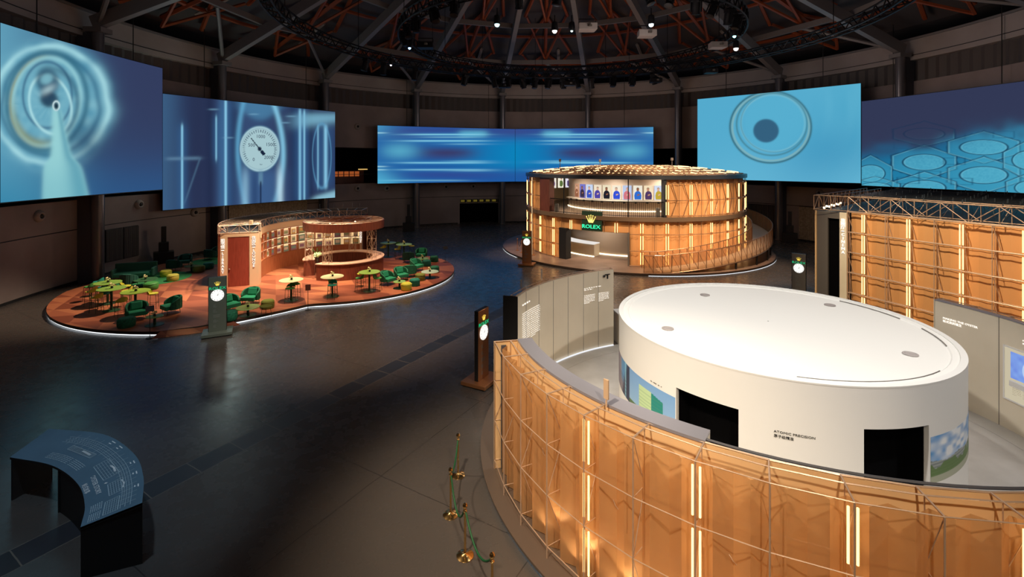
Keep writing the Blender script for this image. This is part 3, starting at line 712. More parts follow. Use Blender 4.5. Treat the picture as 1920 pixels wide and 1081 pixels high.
def p_ring(x, y):
    C_ = base(x, (84, 170, 205)); C_ = over(C_, sm(ell(x, y, 1560, 300, 90, 50, -0.4) - 1, 0.35) * 0.75, (34, 130, 178)); C_ = over(C_, sm(1560 - x + (y - 200) * 0.4, 40) * 0.35, (110, 190, 210))
    n = vnoise(np.hypot(x - 1400, y - 200) / 14, np.arctan2(y - 200, x - 1400) * 3 + 5, 3); C_ = over(C_, sm(1530 - x, 20) * n * 0.3, (50, 150, 190))
    C_ = over(C_, sm(1330 - y * 0 - x, 30) * sm(300 - y, 20) * 0.3, (130, 205, 228))
    for rx, ry, cx, cy, a, w_, c in ((76, 67, 1444, 238, 0.85, 0.030, (52, 96, 108)), (72, 63, 1444, 238, 0.7, 0.03, (140, 180, 176)), (66, 58, 1446, 233, 0.7, 0.03, (66, 118, 130)), (60, 53, 1448, 231, 0.7, 0.035, (128, 190, 205)), (62, 55, 1450, 230, 0.5, 0.02, (60, 120, 140))):
        e = ell(x, y, cx, cy, rx, ry); C_ = over(C_, gau(e - 1, w_) * a, c)
    C_ = over(C_, sm(ell(x, y, 1452, 229, 58, 52) - 1, 0.04) * 0.6, (88, 176, 208)); C_ = over(C_, sm(ell(x, y, 1435, 245, 24, 22) - 1, 0.03), (52, 96, 126))
    return C_


def p_cells(x, y):
    C_ = base(x, (50, 56, 84)); yl = 296 - (x - 1616) * 0.19
    b = sm(yl - y + 6 * np.sin(x / 30.0) - 14 * (vnoise(x / 22, y / 16, 4) - 0.5), 7); C_ = over(C_, b, (22, 104, 148)); C_ = over(C_, b * sm(318 - (x - 1616) * 0.1 - y, 12) * 0.45, (46, 150, 186)); C_ = over(C_, sm(1850 - x, 30) * b * 0.35, (88, 178, 205))
    for k, (cx, cy, rx, ry) in enumerate(((1730, 304, 40, 15), (1842, 276, 46, 14), (1842, 328, 46, 16), (1730, 352, 40, 14), (1632, 325, 26, 16), (1730, 251, 38, 11), (1930, 300, 34, 18), (1935, 352, 34, 14), (1640, 352, 30, 10))):
        hx = np.maximum(np.abs(x - cx) / (rx * 1.55), (np.abs(x - cx) * 0.5 / rx + np.abs(y - cy) / (ry * 1.8)) / 1.25)
        dim = 0.55 + 0.45 * b
        C_ = over(C_, sm(hx - 0.93, 0.03) * 0.35 * b, (70, 166, 196)); C_ = over(C_, gau(hx - 0.99 + 0.05 * vnoise(x / 6, y / 6, 21), 0.04) * 0.85 * dim, (14, 48, 80)); C_ = over(C_, gau(hx - 0.93, 0.025) * 0.5 * b, (120, 200, 220))
        e = ell(x, y, cx, cy, rx, ry); C_ = over(C_, sm(e - 1, 0.04) * (0.3 + 0.25 * vnoise(x / 3, y / 2, 7)) * b, (96, 186, 210)); C_ = over(C_, gau(e - 1, 0.05) * 0.9 * dim, (12, 44, 76)); C_ = over(C_, gau(e - 0.92, 0.035) * 0.4 * b, (120, 196, 216))
    for cx, cy in ((1786, 302), (1786, 254), (1740, 327), (1700, 338), (1694, 272), (1800, 340), (1880, 252)):
        rr = np.maximum(np.abs(x - cx) / 20, np.abs(y - cy) / 6); C_ = over(C_, gau(rr - 1, 0.1) * 0.5 * b, (22, 66, 100))
    return C_


screen('large curved video screen at the far left showing a blurred finger and spinning drill chuck', 0, 22.9, 304, 34.0, 5.59, 14.1, p_drill, 230, 230, 0.25)
gs, ginv, gxy = screen('video screen showing a round pressure gauge among steel tubes', 305, 36.0, 628, 49.0, 3.93, 12.6, p_gauge, 320, 200, 0.2)
screen('wide video screen with blue streaks, left half of the central pair', 708, 53.3, 965.6, 59.2, 5.15, 11.55, p_streak(False), 220, 110, 0.35)
screen('wide video screen with mirrored blue streaks, right half of the central pair', 966.4, 59.2, 1225, 55.6, 5.15, 11.55, p_streak(True), 220, 110, 0.35)
screen('video screen showing a dark disc inside pale blue rings, right of the rotunda', 1308, 48.9, 1614, 39.0, 5.82, 13.86, p_ring, 260, 160, 0.2)
screen('video screen at the far right showing blue cell-like oval watch parts', 1616, 39.8, 1960, 28.9, 5.6, 12.5, p_cells, 270, 170, 0.2)
# gauge numerals on the picture
def gauge_text(body, px, py, h):
    u = (px - 305) / 323.0; t = u * 49.0 and (u / 49.0) / ((1 - u) / 36.0 + u / 49.0)
    # direction -> position along the screen
    kk = (px - 960) / F; best = min(range(1001), key=lambda i: abs(gxy(i / 1000)[0] / gxy(i / 1000)[1] - kk)) / 1000
    X, Y = gxy(best, 0.05); X2, Y2 = gxy(best + 0.01, 0.05); d = Vector((X2 - X, Y2 - Y, 0)).normalized()
    z = CH - (py - HZ) / F * Y; sz = h / F * Y
    o = lettering(body, sz, lambda x, y, q: (X + d.x * x, Y + d.y * x, z + y), glow('gauge_ink', lin(36, 48, 76), 1.0, False), gs, 'gauge_numeral', depth=0.0)
    o.matrix_parent_inverse = ginv
for b_, x_, y_, h_ in (('0', 475, 299, 9), ('500', 471, 272, 9), ('1000', 488, 256, 9), ('1500', 506, 271, 9), ('2000', 503, 295, 9), ('bar', 489, 308, 4)): gauge_text(b_, x_, y_, h_)

# ================================================================ LIGHTING RIGS
def ring_truss(label, c, r, z):
    o = thing('lighting_truss', label, 'truss', (c[0], c[1], z)); n = 96
    for dr, dz in ((-0.32, 0), (0.32, 0), (-0.32, 0.64), (0.32, 0.64)):
        MB().tube([pol((0, 0), r + dr, 360 * k / 72, dz) for k in range(72)], 0.065, 5, True).build('chord', MT['truss'], o)
    lc = MB()
    for k in range(n):
        a, b = 360 * k / n, 360 * (k + 0.5) / n; e = 360 * (k + 1) / n
        for dr in (-0.32, 0.32):
            lc.tube([pol((0, 0), r + dr, a, 0), pol((0, 0), r + dr, b, 0.64), pol((0, 0), r + dr, e, 0)], 0.045, 4)
        lc.tube([pol((0, 0), r - 0.32, a, 0), pol((0, 0), r + 0.32, b, 0), pol((0, 0), r - 0.32, e, 0)], 0.04, 4)
    lc.build('lacing', MT['truss'], o)
    hg = MB()
    for k in range(12):
        p = pol((0, 0), r, 30 * k + 5, 0.5); wx, wy = c[0] + p.x, c[1] + p.y; rr = min(AR, math.hypot(wx - AC[0], wy - AC[1]))
        hg.tube([p, (p.x, p.y, roofz(rr) + 1.0 - z)], 0.025, 4)
    hg.build('hanging_cables', MT['truss'], o)
    return o
RA, RB = (4.2, 37.6), (3.9, 31.0)
ring_truss('inner circular black lighting truss hanging under the roof centre', RA, 12.4, 16.7)
ring_truss('outer circular black lighting truss hanging under the roof', RB, 17.8, 16.0)


def moving_head(label, group, scale=1.0):
    o = thing('stage_light', label, 'stage light', (0, 0, 0), 0, group)
    MB().box((0, 0, -0.12 * scale), (0.42 * scale, 0.32 * scale, 0.20 * scale)).build('base', MT['truss'], o, bevel=0.02)
    y = MB(); y.box((-0.24 * scale, 0, -0.42 * scale), (0.05, 0.16, 0.5 * scale)); y.box((0.24 * scale, 0, -0.42 * scale), (0.05, 0.16, 0.5 * scale)); y.box((0, 0, -0.21 * scale), (0.52 * scale, 0.16, 0.05)); y.build('yoke', MT['truss'], o)
    MB().lathe([(0.10, -0.10), (0.17, -0.15), (0.19, -0.5), (0.17, -0.62), (0.20, -0.78), (0.16, -0.80)], (0, 0, 0), 14).build('head', MT['truss'], o, True).scale = (scale,) * 3
    return o
ml = moving_head('black moving-head stage light hanging from the rear arc of the trusses', 'stage lights on the rear arc of the circular trusses', 1.35)
spots_l = [(a, 17.8, RB) for a in (118, 109, 104, 99.5, 95, 90.5, 86, 82, 77, 70, 64, 58, 135, 146, 152)] + [(a, 12.4, RA) for a in (100, 93, 80, 72)]
HEADS = []; NEAR_H = []
for i, (a, r, c) in enumerate(spots_l):
    o = ml if i == 0 else copy_tree(ml); o.location = pol(c, r, a, 15.95 if c is RB else 16.65); HEADS.append(o); o.rotation_euler = (random.uniform(-.3, .3), random.uniform(-.3, .3), random.uniform(0, 6))
m2 = moving_head('black can-shaped stage light under the near part of the inner truss', 'stage lights on the near arc of the inner truss', 1.2)
for i, (a, r, c) in enumerate([(a, 12.4, RA) for a in (196, 205, 214, 224, 233, 252, 262, 283, 291, 299, 307, 315, 323, 331)]):
    o = m2 if i == 0 else copy_tree(m2); o.location = pol(c, r, a, 16.65); NEAR_H.append(o); o.rotation_euler = (random.uniform(-.4, .4), random.uniform(-.4, .4), random.uniform(0, 6))
ORD = ['first', 'second', 'third', 'fourth', 'fifth', 'sixth', 'seventh', 'eighth', 'ninth', 'tenth', 'eleventh', 'twelfth', 'thirteenth', 'fourteenth', 'fifteenth', 'sixteenth', 'seventeenth', 'eighteenth', 'nineteenth', 'twentieth', 'twenty-first', 'twenty-second']
for lst, txt in ((HEADS, 'black moving-head stage light on the rear truss arc, %s from the left'), (NEAR_H, 'black can stage light on the near inner truss arc, %s from the left')):
    for i, o in enumerate(sorted(lst, key=lambda q: q.location.x / q.location.y)): o['label'] = txt % ORD[i]
# the lamps that are on
def lit_head(px, py, z, label, col, s, rad):
    Y = F * (z - CH) / (HZ - py); p = Vector(((px - 960) / F * Y, Y, z)); o = thing('stage_light', label, 'stage light', tuple(p))
    MB().lathe([(0.10, 0.55), (0.17, 0.5), (0.2, 0.2), (rad + 0.03, 0.02)], (0, 0, 0), 14).build('head', MT['truss'], o, True)
    e = MB().ball((0, 0, 0), rad, 10).build('lens', glow('lens_glow', col, s, False), o, True)
    MB().tube([(0, 0, 0.5), (0, 0, 0.95)], 0.03, 5).build('clamp', MT['truss'], o)
lit_head(932, 46, 15.4, 'glaring cyan-white stage lamp on the inner truss, left of the roof centre', (0.5, 0.95, 1.0), 6, 0.14)
lit_head(1221, 46, 15.4, 'glaring blue-white stage lamp on the inner truss, right of the roof centre', (0.7, 0.88, 1.0), 6, 0.14)
lit_head(1377, 68, 15.4, 'small cyan stage lamp at the right bend of the inner truss', (0.3, 0.9, 0.9), 6, 0.10)
lit_head(1380, 91, 15.2, 'white stage lamp just below the cyan one at the right bend of the inner truss', (1.0, 0.92, 0.85), 3, 0.16)
lit_head(768, 90, 15.4, 'small blue stage lamp at the left bend of the inner truss', (0.25, 0.5, 1.0), 6, 0.10)
lit_head(1040, 58, 15.4, 'warm white stage lamp between the two glaring ones', (1.0, 0.85, 0.75), 2.5, 0.15)
lit_head(733, 122, 15.4, 'small pale stage lamp on the outer truss above the second free column', (0.9, 0.85, 1.0), 3, 0.08)
lit_head(1072, 58, 15.4, 'slim greenish-white stage lamp beside the warm one at the roof centre', (0.7, 0.9, 0.85), 1.5, 0.08)
for px, py, lb, z in ((1101, 50, 'pale grey projector box at the centre of the inner truss', 15.6), (1212, 62, 'grey projector box under the blue-white lamp', 15.5), (1345, 84, 'grey projector box near the right bend of the inner truss', 15.5),
                   (1332, 132, 'dark projector box on the rear right arc of the outer truss', 15.5), (945, 160, 'dark projector box on the rear arc above the screen seam, left one', 15.3), (1068, 156, 'dark projector box on the rear arc above the screen seam, right one', 15.3),
                   (798, 84, 'black projector box at the left bend of the inner truss', 15.5), (1229, 150, 'dark projector box on the rear arc above the rotunda', 15.3)):
    Y = F * (z - CH) / (HZ - py); p = Vector(((px - 960) / F * Y, Y, z)); o = thing('projector', lb, 'projector', tuple(p))
    MB().prism([(-0.55, -0.4), (0.55, -0.4), (0.48, 0.4), (-0.48, 0.4)], -0.25, 0.15).build('body', MT['walltop'] if 'grey' in lb else MT['truss'], o, bevel=0.03)
    MB().tube([(-0.5, 0, 0.15), (-0.5, 0, 0.45), (0.5, 0, 0.45), (0.5, 0, 0.15)], 0.03, 5).build('bracket', MT['truss'], o)
    MB().lathe([(0.12, 0.0), (0.12, 0.12)], (0.1, -0.45, -0.1), 12).build('lens', MT['grey'], o)

# ================================================================ RING PAVILION WITH THE WHITE DRUM
def WP(o, parent):
    """part built in world coordinates under an unrotated thing"""
    o.parent = parent; o.matrix_parent_inverse = Matrix.Translation(-parent.location); return o


def out_fn(c, r, a, z):     # text on the outside of a cylinder
    return lambda x, y, q: tuple(pol(c, r + q, a + math.degrees(x / r), z + y))
def in_fn(c, r, a, z):      # text on the inside of a cylinder
    return lambda x, y, q: tuple(pol(c, r - q, a - math.degrees(x / r), z + y))
def flat_fn(p, d, n):       # text in a vertical plane: origin p, reading direction d, normal n
    p, d, n = Vector(p), Vector(d).normalized(), Vector(n).normalized()
    return lambda x, y, q: tuple(p + d * x + n * q + Vector((0, 0, y)))


def text_bars(fn, w_, h, lines, seed, m, parent, name='printed_lines', th=0.32):
    r = random.Random(seed); mb = MB()
    for i in range(lines):
        y = -h * i / lines; x = 0; bw = h / lines * th
        lim = w_ * (1 if i < lines - 1 else 0.5)
        while x < lim:
            l = min(r.uniform(0.10, 0.30) * w_ * 0.5, lim - x); k = max(1, int(l / 0.15))
            for j in range(k):
                a, b = x + l * j / k, x + l * (j + 1) / k
                mb.add([fn(a, y, 0.006), fn(b, y, 0.006), fn(b, y + bw, 0.006), fn(a, y + bw, 0.006)], [(0, 1, 2, 3)])
            x += l + 0.06 * w_
    o_ = mb.build(name, m); return WP(o_, parent)


PC = (6.71, 12.98); PZ = 0.15
o = thing('round_platform', 'low round platform with a lit edge carrying the white drum pavilion', 'platform', (PC[0], PC[1], 0))
WP(MB().cyl((PC[0], PC[1], 0.04), 7.50, 0.10, 120).build('deck', MT['platedge']), o)
WP(MB().cyl((PC[0], PC[1], 0.14), 6.40, 0.012, 120).build('resin_floor', MT['ifloor']), o)
WP(MB().arc(PC, 6.35, 7.54, 0, 360, 0.10, 0.15, 2).build('rim', mat('dark_rim', (0.10, 0.075, 0.06), 0.4)), o)
WP(MB().arc(PC, 6.36, 6.99, -36, 190.3, 0.145, 0.160, 2).build('resin_border', MT['ifloor']), o)
WP(MB().arc(PC, 6.30, 6.66, 190.3, 324, 0.145, 0.158, 2).build('resin_border', MT['ifloor']), o)
WP(MB().arc(PC, 7.44, 7.47, 0, 360, 0.0, 0.06, 2).build('light_strip', MT['strip2']), o)

NODES = [220.9 + 7.5 * k for k in range(-4, 12)]
def copper_wall(name, label, nodes, led, rin0, rin1, cap=None, top=3.2, facing_in=True, tubes=True, zr=None):
    o = thing(name, label, 'exhibition wall', (PC[0], PC[1], PZ))
    a0, a1 = nodes[0], nodes[-1]
    WP(MB().arc(PC, rin0, rin1 - 0.03, a0, cap[1] if cap else a1, PZ, top - 0.02, 1.5).build('inner_wall', MT['champ']), o)
    if cap: WP(MB().arc(PC, rin1 - 0.06, rin1 - 0.03, cap[1], a1, PZ, top - 0.02, 1.5).build('inner_wall', MT['cap']), o)
    WP(MB().arc(PC, rin1 - 0.03, rin1, a0, a1, PZ, top - 0.02, 1.5).build('copper_lining', MT['copper']), o)
    if cap: WP(MB().arc(PC, rin0 - 0.01, rin1 + 0.01, cap[0], cap[1], top - 0.02, top + 0.03, 1.5).build('parapet_cap', MT['cap']), o)
    for k in range(len(nodes) - 1):
        n0, n1 = nodes[k], nodes[k + 1]; g = [[], []]
        for f, r in ((0, 0.26), (0.22, 0.42), (0.50, 0.28), (0.75, 0.43), (1, 0.26)):
            r = r if cap else min(r, 0.16)
            p = pol(PC, rin1 + r, n0 + (n1 - n0) * f); g[0].append((p.x, p.y, PZ + 0.03)); g[1].append((p.x, p.y, top - 0.11))
        WP(MB().sheet(g).build('copper_sheet', MT['panel']), o)
    ro, ri = 7.26, rin1 + 0.18
    zz = zr or [top, top - 0.93, top - 1.88, top - 2.83]
    fo = MB(); fi = MB(); fd = MB()
    for z in zz:
        fo.tube([pol(PC, ro, a, z) for a in nodes], 0.009, 5); fi.tube([pol(PC, ri, a, z) for a in nodes], 0.012, 5)
    for a in nodes:
        fo.tube([pol(PC, ro, a, PZ), pol(PC, ro, a, top)], 0.013, 5); fi.tube([pol(PC, ri, a, PZ), pol(PC, ri, a, top)], 0.009, 5)
        fd.tube([pol(PC, ro, a, top), pol(PC, rin1, a, top)], 0.015, 5)
        for i in range(len(zz) - 1):
            fd.tube([pol(PC, ro if i % 2 == 0 else ri, a, zz[i]), pol(PC, ri if i % 2 == 0 else ro, a, zz[i + 1])], 0.008, 5)
            fd.tube([pol(PC, ro, a, zz[i + 1]), pol(PC, ri, a, zz[i + 1])], 0.007, 4)
    fi.tube([pol(PC, rin1, a, top) for a in nodes], 0.015, 5)
    for i in range(len(nodes) - 1):
        if i % 2 == 0: fd.tube([pol(PC, ri, nodes[i], zz[1]), pol(PC, (ri + ro) / 2 - 0.05, (nodes[i] + nodes[i + 1]) / 2, (zz[1] + zz[2]) / 2), pol(PC, ri, nodes[i + 1], zz[2])], 0.006, 4)
    WP(fo.build('outer_frame', MT['rod']), o); WP(fi.build('inner_frame', MT['rod']), o); WP(fd.build('diagonal_rods', MT['rod']), o)
    for a in led:
        for i in range(len(zz)):
            zt = zz[i] - 0.10; zb = (zz[i + 1] + 0.10) if i < len(zz) - 1 else PZ + 0.06
            if zt - zb < 0.1: continue
            mb = MB()
            for da in (-0.42, 0.42): mb.tube([pol(PC, ro - 0.06, a + da, zb), pol(PC, ro - 0.06, a + da, zt)], 0.017, 6)
            WP(mb.build('light_tube', MT['tube']), o)
    return o


near = copper_wall('curved_exhibition_wall', 'tall curved copper mesh wall with light tubes in the foreground, wrapping the white drum', NODES, [NODES[k] for k in (4, 6, 8, 10, 12, 14)], 6.35, 6.69, (190.9, 236.0))
WP(MB().arc(PC, 6.32, 7.27, 190.4, 190.8, PZ, 3.19, 2).build('end_panel', MT['copper']), near)
WP(MB().arc(PC, 6.98, 7.10, 190.3, 191.2, PZ, 3.1, 2).build('end_post', MT['fin']), near)
WP(MB().tube([pol(PC, 6.60, a, 3.2) for a in np.arange(236, 302, 3)], 0.022, 5).build('parapet_edge', MT['fin']), near)
pst = MB(); pp = pol(PC, 6.76, 221.6, 3.2); pst.tube([tuple(pp), (pp.x, pp.y, 3.36)], 0.015, 5); pst.box((pp.x, pp.y, 3.52), (0.03, 0.10, 0.34), math.radians(40)); WP(pst.build('access_point', MT['cream']), near)
for k in range(2, 15):   # LED spots standing in the cavity foot
    p = pol(PC, 6.86, NODES[k] + 3.7, 0.30)
    WP(MB().cyl((p.x, p.y, PZ), 0.05, 0.10, 10).build('floor_uplight', MT['grey']), near)
    lamp('SPOT', (p.x, p.y, 0.28), 26, (1.0, 0.70, 0.42), tuple(pol(PC, 6.92, NODES[k] + 3.7, 2.6)), spot_size=math.radians(120), spot_blend=0.8, shadow_soft_size=0.04)

FN = [112.0 + k * 7.78 for k in range(7)]
far = copper_wall('curved_exhibition_wall', 'pale curved wall segment with printed text, open black end towards the aisle', FN, [], 7.0, 7.08, None, zr=[3.2, 2.3, 1.3])
WP(MB().arc(PC, 7.0, 7.5, 158.7, 159.0, PZ, 3.19, 1).build('end_panel', MT['dark']), far)
lights = MB()
for a in (118, 132, 141, 150):
    p = pol(PC, 7.25, a, 2.95); lights.ball(tuple(p), 0.05, 8)
WP(lights.build('cavity_lamps', MT['wstrip']), far)
for a in (125, 145): lamp('POINT', tuple(pol(PC, 7.3, a, 2.6)), 12, WARM, shadow_soft_size=0.05)
text_bars(in_fn(PC, 6.99, 155.6, 2.78), 1.15, 0.06, 1, 3, MT['letter'], far, 'heading', 0.8)
for k, (a, w_) in enumerate(((155.6, 0.62), (150.2, 0.62))): text_bars(in_fn(PC, 6.99, a, 2.5), w_, 1.0, 15, 9 + k, MT['letter'], far, 'printed_text')  # white print on this wall is given a glow so it stands out
text_bars(in_fn(PC, 6.99, 124.0, 2.58), 0.9, 0.12, 2, 4, MT['letter'], far, 'heading', 0.35); text_bars(in_fn(PC, 6.99, 124.0, 2.3), 0.55, 0.35, 6, 5, MT['letter'], far, 'printed_text'); text_bars(in_fn(PC, 6.99, 118.0, 2.3), 0.5, 0.35, 6, 6, MT['letter'], far, 'printed_text')
sj = MB()
for a in (118, 124.2, 131, 138, 145.5, 153): sj.arc(PC, 6.99, 7.005, a, a + 0.06, PZ, 3.18, 1)
WP(sj.build('panel_joints', MT['grey']), far)
WP(MB().arc(PC, 6.93, 6.98, 112.3, 158.4, 0.165, 0.19, 2).build('light_strip', MT['softstrip']), far)
hw = MB(); p = pol(PC, 6.98, 114.5, 2.95); hw.box((p.x, p.y, 3.02), (0.26, 0.06, 0.03), 0.7); hw.box((p.x, p.y, 2.93), (0.03, 0.06, 0.16), 0.7); hw.ball((p.x - .15, p.y - .1, 2.97), 0.05, 8); WP(hw.build('camera_bracket', MT['dark']), far)
for a, h in ((150.5, 0.28), (140, 0.4)):
    p = pol(PC, 7.35, a, 3.2); WP(MB().box((p.x, p.y, 3.2 + h / 2), (0.06, 0.06, h)).build('access_point', MT['walltop']), far)

RN = [18.7 - 7.5 * k for k in range(8)][::-1]
right = copper_wall('curved_exhibition_wall', 'grey-gold curved wall at the right edge with white heading and lit display recess', RN, [], 6.95, 7.10, None, zr=[3.2, 2.3, 1.3])
WP(MB().arc(PC, 6.93, 7.12, RN[0], RN[-1], 3.17, 3.20, 2).build('parapet_cap', MT['cap']), right)
WP(MB().arc(PC, 6.935, 7.40, 18.75, 18.9, PZ, 3.19, 1).build('end_panel', MT['champ']), right)
fn = in_fn(PC, 6.945, 16.9, 2.68); lettering('MAKING THE OYSTER', 0.082, fn, MT['letter'], right, 'heading', 'LEFT', 0.004, 1.15)
fn = in_fn(PC, 6.945, 16.9, 2.585); lettering('蚝式表的诞生', 0.085, fn, MT['letter'], right, 'heading', 'LEFT', 0.004)
fr = MB(); fr.arc(PC, 6.915, 6.945, -8, 3.4, 2.42, 2.46, 1.5); fr.arc(PC, 6.915, 6.945, -8, 3.4, 0.98, 1.02, 1.5); fr.arc(PC, 6.915, 6.945, 3.3, 3.6, 0.98, 2.46, 1.5); WP(fr.build('recess_frame', MT['white']), right)
WP(MB().arc(PC, 6.932, 6.945, -8, 3.3, 1.02, 2.42, 1.5).build('recess_back', glow('recess_glow', lin(226, 214, 184), 0.75)), right)
def p_rec(u, v):
    C_ = base(u, (112, 140, 222)); n = vnoise(u * 9, v * 6, 2); C_ = over(C_, n * 0.5, (150, 190, 240)); e = ell(u * 2.4, v, 1.0, 0.45, 0.34, 0.34)
    C_ = over(C_, sm(e - 1, 0.08) * 0.7, (170, 215, 245)); C_ = over(C_, gau(e - 1, 0.08) * 0.6, (230, 240, 250)); C_ = over(C_, gau(e - 0.6, 0.06) * 0.5, (110, 160, 225)); return C_
WP(painted('recess_screen', 90, 40, lambda u, v: np.stack([PC[0] + 6.92 * np.cos(np.radians(2.0 - 9.6 * u)), PC[1] + 6.92 * np.sin(np.radians(2.0 - 9.6 * u)), 1.62 + 0.72 * v], 1), p_rec, MSCR), right)
WP(MB().arc(PC, 6.85, 6.93, -8, 1.8, 1.42, 1.56, 1.5).build('recess_shelf', MT['white']), right)
for k in range(3): text_bars(in_fn(PC, 6.93, 1.6 - k * 2.2, 1.36), 0.22, 0.22, 5, 30 + k, MT['champ'], right, 'printed_text')
text_bars(in_fn(PC, 6.945, -0.4, 2.72), 0.25, 0.16, 2, 60, MT['letter'], right, 'heading', 0.4)
sj = MB(); sj.arc(PC, 6.94, 6.955, 4.6, 4.7, PZ, 3.18, 1); WP(sj.build('panel_joints', MT['grey']), right)
for a in (12, 2): lamp('POINT', tuple(pol(PC, 7.35, a, 2.7)), 10, WARM, shadow_soft_size=0.05)

# champagne reception counter between the far wall and the drum
p0 = at(1146, 650, PZ); o = thing('reception_counter', 'pale metal block counter between the text wall and the white drum', 'counter', (5.35, 19.9, PZ), math.radians(8))
MB().box((0, 0, 0.60), (2.2, 0.8, 1.2)).build('body', MT['champ'], o, bevel=0.01); MB().box((0, 0, 1.22), (2.24, 0.84, 0.05)).build('counter_top', MT['white'], o)

# ---- the drum
DC, DR = (7.0, 13.22), 3.98
drum = thing('white_drum_pavilion', 'large white drum-shaped pavilion with two black doorways and a wide flat white top', 'pavilion', (DC[0], DC[1], PZ))
openings = [(214.5, 234.3), (266.1, 286.0)]
mbw = MB()
mbw.arc(DC, DR - 0.10, DR, 0, 360, 2.40, 3.20, 2)
for a0, a1 in ((-74.0, 214.5), (234.3, 266.1)): mbw.arc(DC, DR - 0.10, DR, a0, a1, PZ, 2.40, 2)
WP(mbw.build('wall', MT['white'], smooth=True), drum)
g = [[tuple(pol(DC, r, 5 * k, 3.19 + (0.0 if r > 3.7 else -0.025))) for k in range(73)] for r in (DR - 0.02, 3.73, 3.70, 0.02)]
WP(MB().sheet(g[::-1]).build('flat_roof', MT['whitetop']), drum)
rim = MB(); rim.arc(DC, DR - 0.12, DR + 0.004, 0, 360, 3.185, 3.215, 2); WP(rim.build('roof_rim', MT['white']), drum)
sg = MB()
for a0, a1 in ((250, 300), (330, 350), (2, 30)): sg.arc(DC, 3.70, 3.715, a0, a1, 3.17, 3.195, 2)
WP(sg.build('seam', MT['grey']), drum)
for px, py in ((1322, 553), (1252, 616), (1556, 572), (1707, 664)):
    p = at(px, py, 3.17); WP(MB().lathe([(0.15, 0), (0.15, 0.02), (0.11, 0.03), (0.08, 0.015), (0.001, 0.015)], tuple(p), 20).build('ceiling_hatch', MT['walltop']), drum)
for a0, a1 in openings:
    b = MB(); b.arc(DC, DR - 0.55, DR - 0.50, a0 - 3, a1 + 3, PZ, 2.5, 2); b.arc(DC, DR - 0.5, DR - 0.09, a0 - 0.6, a0, PZ, 2.4, 2); b.arc(DC, DR - 0.5, DR - 0.09, a1, a1 + 0.6, PZ, 2.4, 2); b.arc(DC, DR - 0.5, DR - 0.02, a0, a1, 2.38, 2.42, 2)
    WP(b.build('doorway', MT['void']), drum)
fn = out_fn(DC, DR + 0.004, 243.5, 2.14); lettering('ATOMIC PRECISION', 0.066, fn, MT['black'], drum, 'lettering', 'LEFT', 0.002, 1.22)
fn = out_fn(DC, DR + 0.004, 243.5, 2.05); lettering('原子级精准', 0.07, fn, MT['black'], drum, 'lettering', 'LEFT', 0.002)
text_bars(out_fn(DC, DR + 0.003, 203.2, 2.24), 0.75, 0.05, 1, 8, MT['grey'], drum, 'caption', 0.35)
MPH = vcol_material('printed_photo', 0, 0.6)
def ph_left(u, v):     # two architecture photographs side by side (u measured along the wall)
    C_ = base(u, (150, 190, 226)); C_ = over(C_, v * 0.55, (96, 150, 216))
    s = 0.45
    L = u < s
    x = u / s
    A_ = base(u, (150, 142, 150)); A_ = over(A_, sm(0.5 - x, 0.03) * sm(0.35 - v, 0.05), (96, 152, 200)); A_ = over(A_, sm(0.72 - x + (v - 0.5) * 0.3, 0.02), (52, 58, 84)); A_ = over(A_, gau(x - 0.80, 0.03) * 0.9, (150, 210, 235))
    A_ = over(A_, ((np.sin(v * 60 + x * 14) > 0.3) & (v < 0.55) & (x < 0.85)) * 0.45, (70, 66, 78)); A_ = over(A_, sm(x - 0.35, 0.02) * 0.5, (120, 110, 130))
    B_ = C_.copy(); y = (u - s) / (1 - s)
    B_ = over(B_, sm(0.30 - v + 0 * y - 0.2 * y + 0.0, 0.02) * sm(y - 0.34, 0.02) * 0, (0, 0, 0)); B_ = over(B_, ((y > 0.30) & (y < 0.58) & (v < 0.78)) * 1.0, (196, 222, 170)); B_ = over(B_, ((y > 0.58) & (y < 0.80) & (v < 0.78 - (y - 0.58) * 0.4)) * 1.0, (34, 140, 132))
    B_ = over(B_, ((np.sin(v * 70) > 0.55) & (y > 0.30) & (y < 0.80) & (v < 0.70)) * 0.3, (90, 150, 120)); B_ = over(B_, sm(v - 0.12, 0.02), (170, 190, 160)); B_ = over(B_, (((y > 0.8) | (y < 0.3)) & (v < 0.14)) * 1.0, (90, 120, 80))
    return np.where(L[:, None], A_, B_)
def ph_right(u, v):
    C_ = base(u, (92, 156, 216)); n = vnoise(u * 7, v * 5, 12) * vnoise(u * 15, v * 11, 13) * 2; C_ = over(C_, np.clip(n, 0, 1) * (v > 0.4), (240, 245, 250))
    C_ = over(C_, (v < 0.42 + 0.12 * np.abs(((u * 3) % 1) - 0.5)) * 1.0, (130, 140, 140)); C_ = over(C_, ((np.sin(v * 90) > 0.2) & (v < 0.46)) * 0.35, (210, 214, 210))
    C_ = over(C_, (v < 0.28 + 0.15 * vnoise(u * 22, v * 0, 14)) * 0.9, (96, 128, 66)); C_ = over(C_, (v < 0.14) * 1.0, (176, 180, 158)); C_ = over(C_, (u > 0.62) * (v < 0.9) * 0.6, (96, 112, 130)); return C_
def cyl_pos(a0, a1, z0, z1, r): return lambda u, v: np.stack([DC[0] + r * np.cos(np.radians(a0 + (a1 - a0) * u)), DC[1] + r * np.sin(np.radians(a0 + (a1 - a0) * u)), z0 + (z1 - z0) * v], 1)
WP(painted('printed_photo', 240, 60, cyl_pos(168, 214.2, 1.25, 2.16, DR + 0.004), ph_left, MPH), drum)
WP(painted('printed_photo', 240, 60, cyl_pos(286.6, 330, 1.25, 2.16, DR + 0.004), ph_right, MPH), drum)

